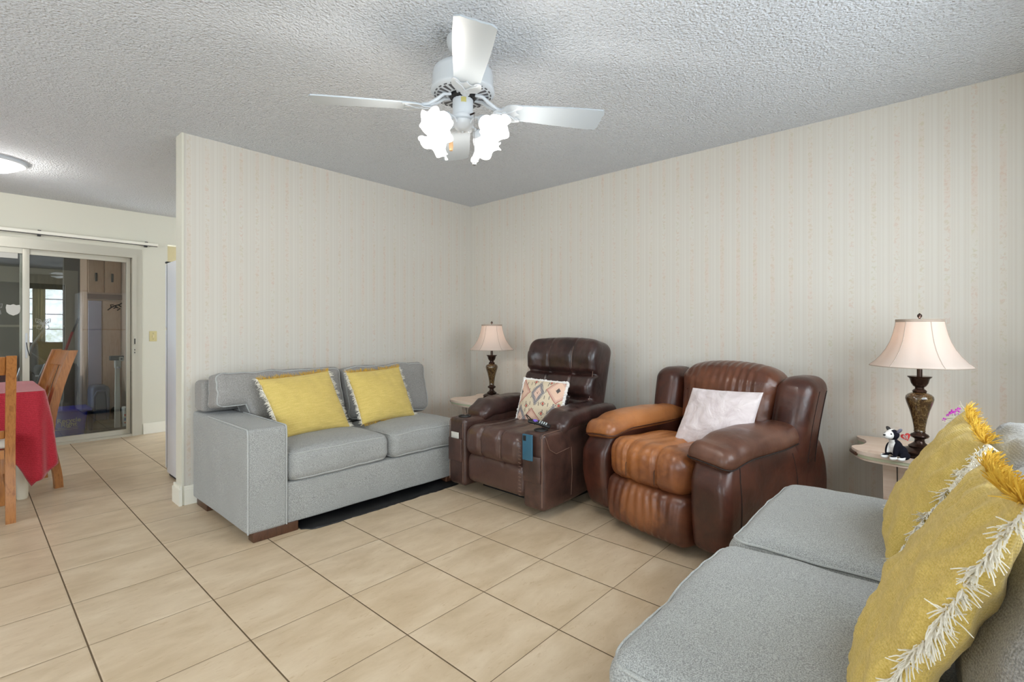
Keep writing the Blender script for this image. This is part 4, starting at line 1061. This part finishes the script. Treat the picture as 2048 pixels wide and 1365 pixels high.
# ------------------------------------------------------------------ pillows on the recliners
def kilim():
    t = MT('kilim tapestry', srgb(214, 198, 172), .9, spec=.1); p = t.obj(); s = t.sep(p); x, z = s[0], s[2]
    def ab(v): return t.m2('ABSOLUTE', v)
    def dia(cx, cz, kx=1., kz=1.):
        return t.m2('ADD', t.m2('MULTIPLY', ab(t.m2('SUBTRACT', x, cx)), kx), t.m2('MULTIPLY', ab(t.m2('SUBTRACT', z, cz)), kz))
    zig = t.m2('MULTIPLY', ab(t.m2('SUBTRACT', t.m2('FRACT', t.m2('MULTIPLY', t.m2('SUBTRACT', x, z), 60)), .5)), .018)
    zig2 = t.m2('MULTIPLY', ab(t.m2('SUBTRACT', t.m2('FRACT', t.m2('MULTIPLY', t.m2('ADD', x, z), 60)), .5)), .018)
    zz = t.m2('ADD', zig, zig2)
    c = srgb(214, 198, 172)
    # small figures scattered in the field: rows of dashes, eyes and dots
    fx = t.m2('FRACT', t.m2('MULTIPLY', x, 26)); fz = t.m2('FRACT', t.m2('MULTIPLY', z, 20))
    dash = t.m2('MULTIPLY', t.m2('LESS_THAN', ab(t.m2('SUBTRACT', fx, .5)), .09), t.m2('LESS_THAN', ab(t.m2('SUBTRACT', fz, .5)), .26))
    n = t.noise(p, 11, 1); dash = t.m2('MULTIPLY', dash, t.m2('GREATER_THAN', n, .40))
    c = t.mix(t.m2('MULTIPLY', dash, .8), c, srgb(110, 100, 96))
    def ring(d, a, b): return t.m2('MULTIPLY', t.m2('GREATER_THAN', d, a), t.m2('LESS_THAN', d, b))
    for (cx, cz) in ((-.175, .06), (.15, .085), (-.035, -.155)):
        d = t.m2('SUBTRACT', dia(cx, cz, 1.0, .95), t.m2('MULTIPLY', zz, .0))
        c = t.mix(t.m2('LESS_THAN', d, .095), c, srgb(206, 170, 154)); c = t.mix(ring(d, .085, .095), c, srgb(182, 128, 114))
        d3 = t.m2('SUBTRACT', d, t.m2('MULTIPLY', zz, 1.4)); c = t.mix(t.m2('LESS_THAN', d3, .055), c, srgb(224, 190, 168))
        c = t.mix(t.m2('LESS_THAN', t.m2('SUBTRACT', dia(cx, cz, 1.6, 1.6), t.m2('MULTIPLY', zz, 1.)), .022), c, srgb(92, 86, 84))
    for (cx, cz) in ((-.01, .055), (.14, -.11), (-.15, -.13)):
        d = t.m2('ADD', dia(cx, cz, 1.15, .75), t.m2('MULTIPLY', zz, 1.5)); c = t.mix(t.m2('LESS_THAN', d, .084), c, srgb(136, 132, 134)); c = t.mix(t.m2('LESS_THAN', d, .052), c, srgb(222, 190, 172)); c = t.mix(t.m2('LESS_THAN', d, .019), c, srgb(120, 90, 86))
    for (cx, cz) in ((-.06, .14), (.075, .14), (-.09, -.045), (.055, -.02), (.05, -.09), (.17, -.02)):
        d = dia(cx, cz, 1, 1.5); c = t.mix(ring(d, .019, .024), c, srgb(84, 80, 84)); c = t.mix(t.m2('LESS_THAN', dia(cx, cz, 1, .8), .010), c, srgb(186, 96, 84))
    t.col(c); t.bump(t.noise(p, 380, 2), .35, .0015); return t.m
def sherpa(P, t):
    g = MB(); rnd = random.Random(4)
    for p in P:
        g.lathe([(0, -.012), (.009, -.008), (.0135, 0), (.009, .008), (0, .012)], 7, tuple(p+V((rnd.uniform(-.004, .004), rnd.uniform(-.003, .003), rnd.uniform(-.004, .004)))))
    g.tube(P, .010, 7, True); g.build('sherpa_border', plain('white sherpa fleece', (232, 228, 224), .95, spec=.1), t, label='white fleece border')
corner_pillow('throw_pillow', [(-.835, -1.365, .470), (-.81, -1.742, .49), (-.715, -1.750, .775), (-.715, -1.352, .782)], .12, 'tapestry pillow with pink and grey diamonds and white fleece border on the dark recliner', 'pillow', [kilim()], None, seed=31, edge=sherpa, pinch=.02)
pk = MT('pale pink velvet', srgb(222, 206, 204), .8, spec=.2); pk.b.inputs['Sheen Weight'].default_value = .4
pn = pk.noise(pk.obj(), 7, 4, .6, 1.5); pk.col(pk.ramp(pn, [(.35, srgb(196, 182, 182)), (.65, srgb(218, 207, 206))])); pk.bump(pn, .6, .02)
corner_pillow('throw_pillow', [(-.845, -2.562, .480), (-.82, -2.968, .505), (-.67, -3.004, .812), (-.67, -2.619, .808)], .14, 'plain pale pink velvet pillow on the cognac recliner', 'pillow', [pk.m], None, seed=33, pinch=.035, wr=.008)

# ------------------------------------------------------------------ end tables and lamps
def bez(ps, n=8):
    """closed Catmull-Rom through ps"""
    out = []; m = len(ps)
    for i in range(m):
        p0, p1, p2, p3 = [V((*ps[(i+k-1) % m], 0)) for k in range(4)]
        for k in range(n):
            t = k/n; q = .5*((2*p1)+(-p0+p2)*t+(2*p0-5*p1+4*p2-p3)*t*t+(-p0+3*p1-3*p2+p3)*t*t*t); out.append((q.x, q.y))
    return out
def end_table(loc, label, hw=.30):
    t = thing('end_table', label, 'side table', loc, 0, 'pale laminate end tables with lamps')
    half = [(-.52, 0), (-.51, .14), (-.485, .225), (-.44, .268), (-.37, .296), (-.325, .285), (-.29, .262), (-.22, .248), (-.14, .262), (-.09, .295), (-.04, .31), (-.01, .27)]
    half = [(x, y*hw/.30) for x, y in half]
    ps = half+[(-.005, 0)]+[(x, -y) for x, y in reversed(half[1:])]
    o2 = bez(ps, 4)
    def sc(o, k): cx, cy = -.26, 0; return [(cx+(x-cx)*k, cy+(y-cy)*k) for x, y in o]
    top = MB().prism(o2, .512, .530); top.build('tabletop', M['lam'], t, ang=30)
    MB().prism(sc(o2, .985), .496, .5118).build('edge_band', plain('pale green edge strip', (196, 198, 168), .4), t, ang=30)
    MB().prism(sc(o2, .965), .484, .4958).build('under_rim', M['lam'], t, ang=30)
    g = MB().prism([(x*1.001, y) for x, y in sc(o2, 1.004) if 0 < 1], .5122, .5298)
    # brown corner inlays in the edge
    c = MB()
    for sg in (-1, 1): c.tube([(x, sg*y*hw/.30, .508) for x, y in ((-.445, .266), (-.41, .283), (-.375, .296), (-.36, .297))], .0095, 8)
    c.build('corner_inlay', M['darkwood'], t)
    for sg in (-1, 1):   # tapering slanted side panels
        T = Matrix.Translation((0, sg*.15*hw/.3, 0)) @ Matrix.Rotation(sg*radians(14), 4, 'X')
        g = MB(); g.T = T
        g.prism([(-.34, .0), (-.02, .0), (-.02, .02), (-.34, .02)], .02, .475); g.build('side_panel', M['lam'], t)
    T = Matrix.Translation((-.30, 0, 0)) @ Matrix.Rotation(radians(-12), 4, 'Y')
    g = MB(); g.T = T; g.box(-.01, .01, -.16, .16, .03, .478); g.build('front_panel', M['lam'], t)
    g = MB(); g.T = T; g.box(-.0125, -.0105, .10, .104, .03, .478); g.box(-.0125, -.0105, -.104, -.10, .03, .478); g.build('groove', M['seam'], t)
    MB().prism(sc(o2, .8), 0, .03).build('plinth', M['lam'], t)
    return t
end_table((-.022, -3.66, 0), 'pale laminate end table beside the foreground sofa carrying lamp and plush dog')
end_table((-.16, -.64, 0), 'pale laminate end table in the corner behind the loveseat')
def lamp(loc, label, rot=0, k=1.0):
    t = thing('table_lamp', label, 'lamp', loc, rot, 'brown marbled table lamps with cream bell shades')
    KZ = .93
    def zz(L): return [(r, z*KZ) for r, z in L]
    MB().lathe(zz([(0, 0), (.078, 0), (.078, .012), (.074, .018), (.079, .022), (.079, .03), (.066, .040), (.05, .046), (.043, .05), (.045, .056), (.034, .064), (.022, .075), (.019, .088), (.022, .096), (.034, .102), (.038, .110), (.034, .118), (.024, .124), (.021, .13)]), 40).build('lamp_base', M['bronze'], t)
    MB().lathe(zz([(.021, .1302), (.024, .134), (.022, .14), (.024, .16), (.030, .2), (.040, .245), (.052, .285), (.056, .305), (.054, .318), (.046, .328), (.034, .335), (.026, .338)]), 40).build('vase_body', M['marble'], t)
    MB().lathe(zz([(.026, .3382), (.029, .343), (.026, .35), (.018, .357), (.018, .365), (.026, .372), (.034, .388), (.037, .402), (.040, .412), (.047, .418), (.048, .423), (.02, .425), (.010, .425)]), 40).build('lamp_neck', M['bronze'], t)
    MB().lathe([(.011, .3955), (.011, .47), (.014, .472), (.014, .52), (0, .52)], 16).build('stem', M['bronze'], t)
    MB().lathe([(0, .522), (.012, .53), (.02, .555), (.024, .575), (.014, .595), (0, .60)], 16).build('bulb', MT('warm bulb', (1, .9, .75, 1), .4).emit((1, .80, .62, 1), 6).m, t)
    # harp and finial
    MB().tube([(0, .0, .51), (.03, 0, .53), (.035, 0, .60), (.02, 0, .655), (0, 0, .664)], .0015, 5).tube([(0, .0, .51), (-.03, 0, .53), (-.035, 0, .60), (-.02, 0, .655), (0, 0, .664)], .0015, 5).build('harp', M['bronze'], t)
    MB().lathe([(.0, .664), (.006, .672), (.004, .678), (.0095, .684), (.0095, .694), (0, .703)], 16).build('finial', M['bronze'], t)
    zs = [(.200, .440), (.197, .446), (.178, .462), (.153, .492), (.132, .525), (.116, .56), (.105, .595), (.0975, .63), (.093, .655), (.091, .670)]
    def pan(p, a, u):
        m = 6; d = 1-.06*abs(sin(a*m/2))**1.0*(1) if False else 1-.045*(1-abs(cos(a*m/2)))*1.0
        return V((p.x*d, p.y*d, p.z))
    o = MB().lathe(zs, 72, fn=pan, cap=False).build('lamp_shade', M['shade'], t, ang=80)
    md = o.modifiers.new('s', 'SOLIDIFY'); md.thickness = .0012; md.offset = -1
    s = MB()
    for q in range(6):
        a = q*pi/3
        s.tube([(r*cos(a)*1.003, r*sin(a)*1.003, z) for r, z in zs], .0016, 5)
    s.tube([(x*1.0, y, .442) for x, y in [(pan(V((.2*cos(2*pi*i/72), .2*sin(2*pi*i/72), 0)), 2*pi*i/72, 0).x, pan(V((.2*cos(2*pi*i/72), .2*sin(2*pi*i/72), 0)), 2*pi*i/72, 0).y) for i in range(72)]], .0022, 5, True)
    s.build('shade_seam', M['shadetrim'], o)
    ring = [pan(V((.0925*cos(2*pi*i/72), .0925*sin(2*pi*i/72), 0)), 2*pi*i/72, 0) for i in range(72)]
    s = MB().tube([(p.x, p.y, .662) for p in ring], .003, 5, True).tube([(p.x, p.y, .666) for p in ring], .003, 5, True).tube([(p.x, p.y, .670) for p in ring], .003, 5, True); s.build('shade_band', M['shadetrim'], o)
    point('lamp_bulb_light', (0, 0, .57), 5.0, (1, .86, .76), .03, t)
    return t
lamp((-.435, -3.645, .5305), 'brown marbled table lamp beside the plush dog on the end table by the sofa', .5)
lamp((-.345, -.640, .5305), 'brown marbled table lamp in the corner beside the dark recliner', .2)

# plush dog
def dog():
    t = thing('plush_dog', 'small black and white plush dog with a red tag sitting beside the lamp', 'stuffed toy', (-.57, -3.559, .5305), radians(143))
    g = MB()
    def ell(c, r, rot=0, n=16):
        T = Matrix.Translation(c) @ Matrix.Rotation(rot, 4, 'Y') @ Matrix.Diagonal((*r, 1))
        g.lathe([(sin(pi*i/10), -cos(pi*i/10)) for i in range(11)], n, T=T, cap=False)
    ell((-.022, 0, .034), (.036, .036, .034)); ell((-.004, 0, .056), (.030, .029, .040), radians(18)); ell((.012, 0, .092), (.016, .018, .022))
    ell((.016, 0, .118), (.029, .028, .026)); ell((.042, 0, .114), (.020, .018, .017)); 
    for s_ in (-1, 1):
        ell((.018, s_*.019, .045), (.013, .012, .034), radians(-12)); ell((.036, s_*.022, .010), (.020, .012, .0105))
        ell((-.018, s_*.034, .020), (.028, .014, .019)); ell((.014, s_*.044, .009), (.019, .0115, .0095))
    ell((-.056, .01, .010), (.02, .009, .009))
    c = MT('black and white plush', (1, 1, 1, 1), .95, spec=.1); p = c.obj(); s = c.sep(p); x, y, z = s[0], s[1], s[2]
    ay = c.m2('ABSOLUTE', y)
    GT = lambda a, b: c.m2('GREATER_THAN', a, b); LT = lambda a, b: c.m2('LESS_THAN', a, b); AND = lambda a, b: c.m2('MULTIPLY', a, b); OR = lambda a, b: c.m2('MAXIMUM', a, b)
    feet = LT(z, .0165); feet = AND(feet, GT(x, -.008))
    chest = AND(AND(LT(ay, .015), GT(x, .012)), AND(GT(z, .03), LT(z, .095)))
    muz = AND(GT(x, .032), GT(z, .088)); blaze = AND(AND(LT(ay, .0075), GT(x, .0)), GT(z, .10))
    w = OR(OR(feet, chest), OR(muz, blaze)); tail = LT(x, -.066)
    w = OR(w, tail)
    c.col(c.mix(w, srgb(28, 28, 36), srgb(236, 234, 232))); c.bump(c.noise(p, 500, 2), .4, .001)
    o = g.build('body', c.m, t); md = o.modifiers.new('r', 'REMESH'); md.mode = 'VOXEL'; md.voxel_size = .0022; md.use_smooth_shade = True
    md = o.modifiers.new('sm', 'SMOOTH'); md.iterations = 4
    e = MB(); 
    for s_ in (-1, 1):
        f = MB(); T = Matrix.Translation((.006, s_*.026, .138)) @ Matrix.Rotation(s_*radians(-38), 4, 'X') @ Matrix.Diagonal((.012, .006, .017, 1))
        f.lathe([(sin(pi*i/8), -cos(pi*i/8)) for i in range(9)], 12, T=T, cap=False); f.build('ear', M['black'] if s_ < 0 else plain('grey plush', (120, 118, 134), .95), t)
        f = MB().lathe([(sin(pi*i/6)*.0035, -cos(pi*i/6)*.0035) for i in range(7)], 10, (.040, s_*.0155, .124), cap=False); f.build('eye', plain('glossy black', (8, 8, 10), .1), t)
    f = MB(); f.lathe([(sin(pi*i/6)*.006, -cos(pi*i/6)*.0045) for i in range(7)], 10, (.061, 0, .118), cap=False); f.build('nose', M['black'], t)
    # heart shaped paper tag hanging from the far ear
    H_ = []
    for i in range(28):
        a = 2*pi*i/28; H_.append((.00125*16*sin(a)**3, .00125*(13*cos(a)-5*cos(2*a)-2*cos(3*a)-cos(4*a))))
    T = Matrix.Translation((-.018, .038, .116)) @ Matrix.Rotation(radians(80), 4, 'Z') @ Matrix.Rotation(pi/2, 4, 'X')
    T = Matrix.Translation((-.020, .036, .113)) @ Matrix.Rotation(radians(112), 4, 'Z') @ Matrix.Rotation(pi/2, 4, 'X') @ Matrix.Rotation(radians(25), 4, 'Z')
    f = MB(); f.T = T; f.prism(H_, -.0005, .0005); tg = f.build('paper_tag', plain('red tag', (216, 60, 60), .4), t)
    cv = bpy.data.curves.new('lettering', 'FONT'); cv.body = 'ty'; cv.size = .026; cv.extrude = .0002; cv.align_x = 'CENTER'; cv.offset = .0008
    lt = text_mesh(cv, M['offwhite']); lt.parent = tg; lt.matrix_local = T @ Matrix.Translation((0, -.006, .0008))
    return t
dog()
# remote, phone, flower
t = thing('tv_remote', 'black remote control with purple pad and wrist strap resting on the recliner console', 'remote control', (-1.150, -1.838, .566), 0)
t.rotation_euler = (radians(16), radians(14), radians(-62))
MB().rbox((0, 0, 0), (.145, .040, .018), .008, (6, 3, 1), lambda q: V((q.x, q.y, q.z+.002*cos(q.x*40)))).build('remote_body', M['black'], t)
g = MB().mat(plain('purple pad', (120, 90, 200), .4)).rbox((-.028, 0, .0105), (.030, .012, .005), .002).rbox((-.028, 0, .0105), (.012, .030, .0049), .002)
g.build('direction_pad', None, t)
g = MB()
for i in range(4):
    for j in range(3): g.rbox((.002+.014*i, -.011+.011*j, .0105), (.008, .006, .004), .0015)
g.build('keys', plain('white keys', (190, 200, 200), .4), t)
g = MB().tube([(-.070, .004, 0), (-.095, .018, .018), (-.100, .038, .012), (-.085, .055, -.006), (-.060, .062, -.028), (-.035, .055, -.05)], .0032, 7); g.build('wrist_strap', M['black'], t)
t = thing('mobile_phone', 'teal blue mobile phone tucked in the recliner side pouch', 'phone', (-1.2645, -1.838, .36), radians(1.5))
MB().rbox((0, 0, .075), (.0085, .078, .16), .004, (1, 1, 1), k=3).build('phone_body', MT('teal glass', srgb(60, 104, 128), .12, .3).m, t)
MB().rbox((-.0050, .020, .13), (.002, .022, .032), .0009).build('camera_bump', M['black'], t)
t = thing('flower_vase', 'slim vase of small purple orchid blossoms on the end table behind the yellow pillow', 'flowers', (-.36, -3.86, .5305))
MB().lathe([(0, 0), (.028, 0), (.032, .02), (.026, .06), (.016, .085), (.018, .095)], 20).build('vase', M['offwhite'], t)
MB().tube([(0, 0, .05), (-.01, .03, .13), (-.015, .07, .20), (-.015, .095, .212)], .0018, 5).tube([(-.015, .075, .202), (-.02, .115, .19), (-.02, .125, .18)], .0014, 5).build('stem', plain('stem green', (110, 130, 70), .6), t)
pm = plain('orchid petals', (196, 70, 190), .6)
rnd = random.Random(5)
for (c, s_) in (((-.015, .095, .222), 1.), ((-.015, .075, .236), .8), ((-.02, .125, .185), .6), ((-.02, .112, .208), .5), ((-.012, .068, .214), .7)):
    f = MB()
    for k in range(5):
        a = 2*pi*k/5+rnd.random(); T = aim(c, (-.7, .2+.3*rnd.random(), .3)) @ Matrix.Rotation(a, 4, 'Z') @ Matrix.Translation((.0085*s_, 0, 0)) @ Matrix.Diagonal((.009*s_, .0052*s_, .0018, 1))
        f.lathe([(sin(pi*i/6), -cos(pi*i/6)) for i in range(7)], 8, T=T, cap=False)
    f.build('blossom', pm, t)

# ------------------------------------------------------------------ ceiling fan
def fan():
    CX, CY = -2.067, -2.134
    t = thing('ceiling_fan', 'white four blade ceiling fan with four lit ruffled glass shades', 'ceiling fan', (CX, CY, H-.0005))
    Z = lambda z: z-H
    MB().lathe([(0, 0), (.072, 0), (.072, -.02), (.062, -.05), (.035, -.068), (.018, -.072)][::-1], 40).build('canopy', M['white'], t)
    MB().lathe([(.012, Z(2.385)), (.012, Z(2.30))][::-1], 16).build('downrod', M['white'], t)
    MB().lathe([(.02, Z(2.325)), (.06, Z(2.322)), (.115, Z(2.315)), (.130, Z(2.302)), (.134, Z(2.285)), (.136, Z(2.235)), (.140, Z(2.222)), (.142, Z(2.212)), (.140, Z(2.206)), (.128, Z(2.198)), (.065, Z(2.193)), (.06, Z(2.20))][::-1], 64, cap=False).build('motor_housing', M['white'], t)
    s = MB()
    for k in range(24):
        a = 2*pi*k/24+.06
        T = Matrix.Translation((0, 0, Z(2.1935))) @ Matrix.Rotation(a, 4, 'Z')
        def slot(q): return V((q.x, q.y*(1+.35*(q.x/.018)), q.z-.0012*(q.x/.02)*-1))
        s.rbox((.094, 0, 0.0012), (.042, .0105, .004), .0018, (2, 1, 1), slot, T=T)
        T2 = Matrix.Translation((0, 0, Z(2.1975))) @ Matrix.Rotation(a+pi/24, 4, 'Z'); s.box(.1215, .1265, -.0075, .0075, -.0022, .003, T=T2)
    s.build('vent_slots', M['darkslot'], t)
    m_ = MB().lathe([(0, Z(2.178)), (.05, Z(2.178)), (.058, Z(2.185)), (.058, Z(2.198)), (0, Z(2.198))], 24)
    for k in range(18):
        a = 2*pi*k/18; m_.tube([(.036*cos(a), .036*sin(a), Z(2.176)), (.052*cos(a), .052*sin(a), Z(2.178))], .003, 4)
    m_.build('motor_windings', M['black'], t)
    MB().lathe([(.0, Z(2.085)), (.040, Z(2.085)), (.046, Z(2.092)), (.0465, Z(2.10)), (.0475, Z(2.101)), (.0475, Z(2.105)), (.046, Z(2.106)), (.046, Z(2.176)), (.040, Z(2.182)), (0, Z(2.182))], 40).build('switch_housing', M['white'], t)
    MB().mat(plain('gold energy sticker', (190, 180, 110), .4)).add([(-.0472*cos(a), -.0472*sin(a), Z(z)) for z in (2.150, 2.172) for a in (radians(38+j*4) for j in range(8))], [(j, j+1, j+9, j+8) for j in range(7)]).build('round_sticker', None, t)
    MB().lathe([(0, Z(2.036)), (.012, Z(2.037)), (.03, Z(2.046)), (.044, Z(2.064)), (.049, Z(2.078)), (.046, Z(2.0845)), (0, Z(2.0845))], 40).lathe([(0, Z(2.030)), (.005, Z(2.032)), (.005, Z(2.037))], 12).build('light_fitter', M['white'], t)
    # blades
    A0 = radians(-128.8)
    for k in range(4):
        a = A0+k*pi/2
        R0 = Matrix.Rotation(a, 4, 'Z')
        T = Matrix.Translation((0, 0, Z(2.140))) @ R0 @ Matrix.Rotation(radians(.6), 4, 'Y') @ Matrix.Rotation(radians(-11), 4, 'X')
        # iron: arm from hub drops to an ornate plate
        g = MB(); g.T = Matrix.Translation((0, 0, 0)) @ R0
        for sy in (-1, 1):
            g.tube([(.052, sy*.026, Z(2.190)), (.085, sy*.026, Z(2.187)), (.115, sy*.018, Z(2.165)), (.15, sy*.006, Z(2.148)), (.18, 0, Z(2.145))], [.006, .008, .008, .008, .008], 8)
        P = [(.135, 0), (.15, .018), (.17, .02), (.185, .045), (.205, .058), (.235, .062), (.262, .055), (.258, .038), (.238, .026), (.24, .012), (.255, 0)]
        P = P+[(x, -y) for x, y in reversed(P[1:-1])]
        g2 = MB(); g2.T = T; g2.prism(bez(P, 3), -.0075, -.0035)
        g2.tube([(.15, 0, -.008), (.19, .0, -.010), (.22, .018, -.009), (.245, .045, -.008)], .0035, 6).tube([(.19, .0, -.010), (.22, -.018, -.009), (.245, -.045, -.008)], .0035, 6)
        g2.lathe([(0, -.003), (.012, 0), (.012, .003)], 14, (.185, 0, -.0105)); g2.lathe([(0, -.002), (.005, 0), (.005, .003)], 8, (.247, .043, -.010)); g2.lathe([(0, -.002), (.005, 0), (.005, .003)], 8, (.247, -.043, -.010))
        bl = MB(); n = 26; out = []
        r0, r1 = .175, .632
        def hw(x): u = (x-r0)/(r1-r0); return .052+.020*sm(0, .9, u)
        up = []
        for i in range(n+1):
            x = r0+(r1-r0)*i/n; w = hw(x)
            if i < 4: w *= sqrt(1-((4-i)/4.6)**2)
            up.append((x, w))
        tip = [(r1+.004, .066), (r1+.012, .05), (r1+.008, .02), (r1+.012, 0), (r1+.008, -.02), (r1+.012, -.05), (r1+.004, -.066)]
        poly = list(reversed(up))+[(x, -w) for x, w in up]+list(reversed(tip))
        bl.T = T; bl.prism(list(reversed(poly)), -.003, .003); bo = bl.build('blade', M['blade'], t, ang=30)
        g.build('blade_iron', M['white'], t); g2.build('blade_bracket', M['white'], bo)
    # four arms with sockets and shades
    for k in range(4):
        a = radians(-129.5+45+3+90*k); d = V((cos(a), sin(a), 0)); ax = (d*.72+V((0, 0, -.69))).normalized()
        p0 = d*.042+V((0, 0, Z(2.066))); p1 = d*.075+V((0, 0, Z(2.082))); p2 = d*.102+V((0, 0, Z(2.070)))
        MB().tube([p0, (p0+p1)/2+V((0, 0, .006)), p1, (p1+p2)/2+V((0, 0, .002)), p2], .006, 10).build('lamp_arm', M['white'], t)
        T = aim(p2-ax*.004, ax)
        g = MB(); g.T = T; g.lathe([(0, -.006), (.012, -.005), (.022, .006), (.026, .022), (.024, .026), (0, .026)], 24); g.build('lamp_socket', M['white'], t)
        def ruf(p, an, u): 
            w = 1+.12*u**3*sin(6*an+.6*k)+.03*u**2*sin(13*an+k); return V((p.x*w, p.y*w, p.z+.010*u**3*sin(6*an+1.2+k)))
        g = MB(); g.T = T; o = g.lathe([(.024, .022), (.031, .030), (.035, .042), (.038, .056), (.044, .072), (.054, .088), (.068, .102), (.076, .108)], 72, fn=ruf, cap=False).build('glass_shade', M['litglass'], t, ang=80)
        md = o.modifiers.new('s', 'SOLIDIFY'); md.thickness = .0015; md.offset = 1
        q = p2+ax*.055; g = MB(); g.T = aim(p2, ax); g.lathe([(0, .022), (.012, .03), (.022, .05), (.022, .062), (.012, .076), (0, .08)], 16); g.build('bulb', MT('lit bulb', (1, 1, 1, 1), .4).emit((1, .96, .9, 1), 5).m, t)
        point('fan_bulb_light', tuple(V((CX, CY, H))+p2+ax*.135), 6.0, (1, .95, .88), .03)
    # pull chains
    def chain(x, y, z0, z1, fob, name):
        g = MB(); g.tube([(x, y, Z(z0)), (x, y, Z(z1))], .0011, 5)
        nb = int((z0-z1)/.006)
        for i in range(nb): g.lathe([(0, -.0018), (.0018, 0), (0, .0018)], 5, (x, y, Z(z0-.006*i)))
        o = g.build('pull_chain', M['steel'], t)
        fob(o, x, y, Z(z1))
    def wood_fob(o, x, y, z): MB().lathe([(0, -.058), (.0075, -.055), (.010, -.035), (.008, -.015), (.004, 0), (0, .002)], 16, (x, y, z)).build('wooden_fob', plain('pale turned wood', (214, 168, 120), .4), o)
    def ball(o, x, y, z): MB().lathe([(sin(pi*i/8)*.008, -cos(pi*i/8)*.008) for i in range(9)], 16, (x, y, z-.008)).build('metal_ball', M['steel'], o)
    rt = V((.6667, -.7453, 0)); fw = V((.7453, .6667, 0))
    p = rt*(-.045)-fw*.06; chain(p.x, p.y, 2.075, 1.985, wood_fob, 'a'); MB().tube([(p.x*.6, p.y*.6, Z(2.075)), (p.x, p.y, Z(2.075))], .004, 8).build('switch_stub', M['white'], t)
    p = rt*(.055)-fw*.045; chain(p.x, p.y, 2.10, 1.885, ball, 'b'); MB().tube([(p.x*.6, p.y*.6, Z(2.10)), (p.x, p.y, Z(2.10))], .004, 8).build('switch_stub', M['bronze'], t)
fan()
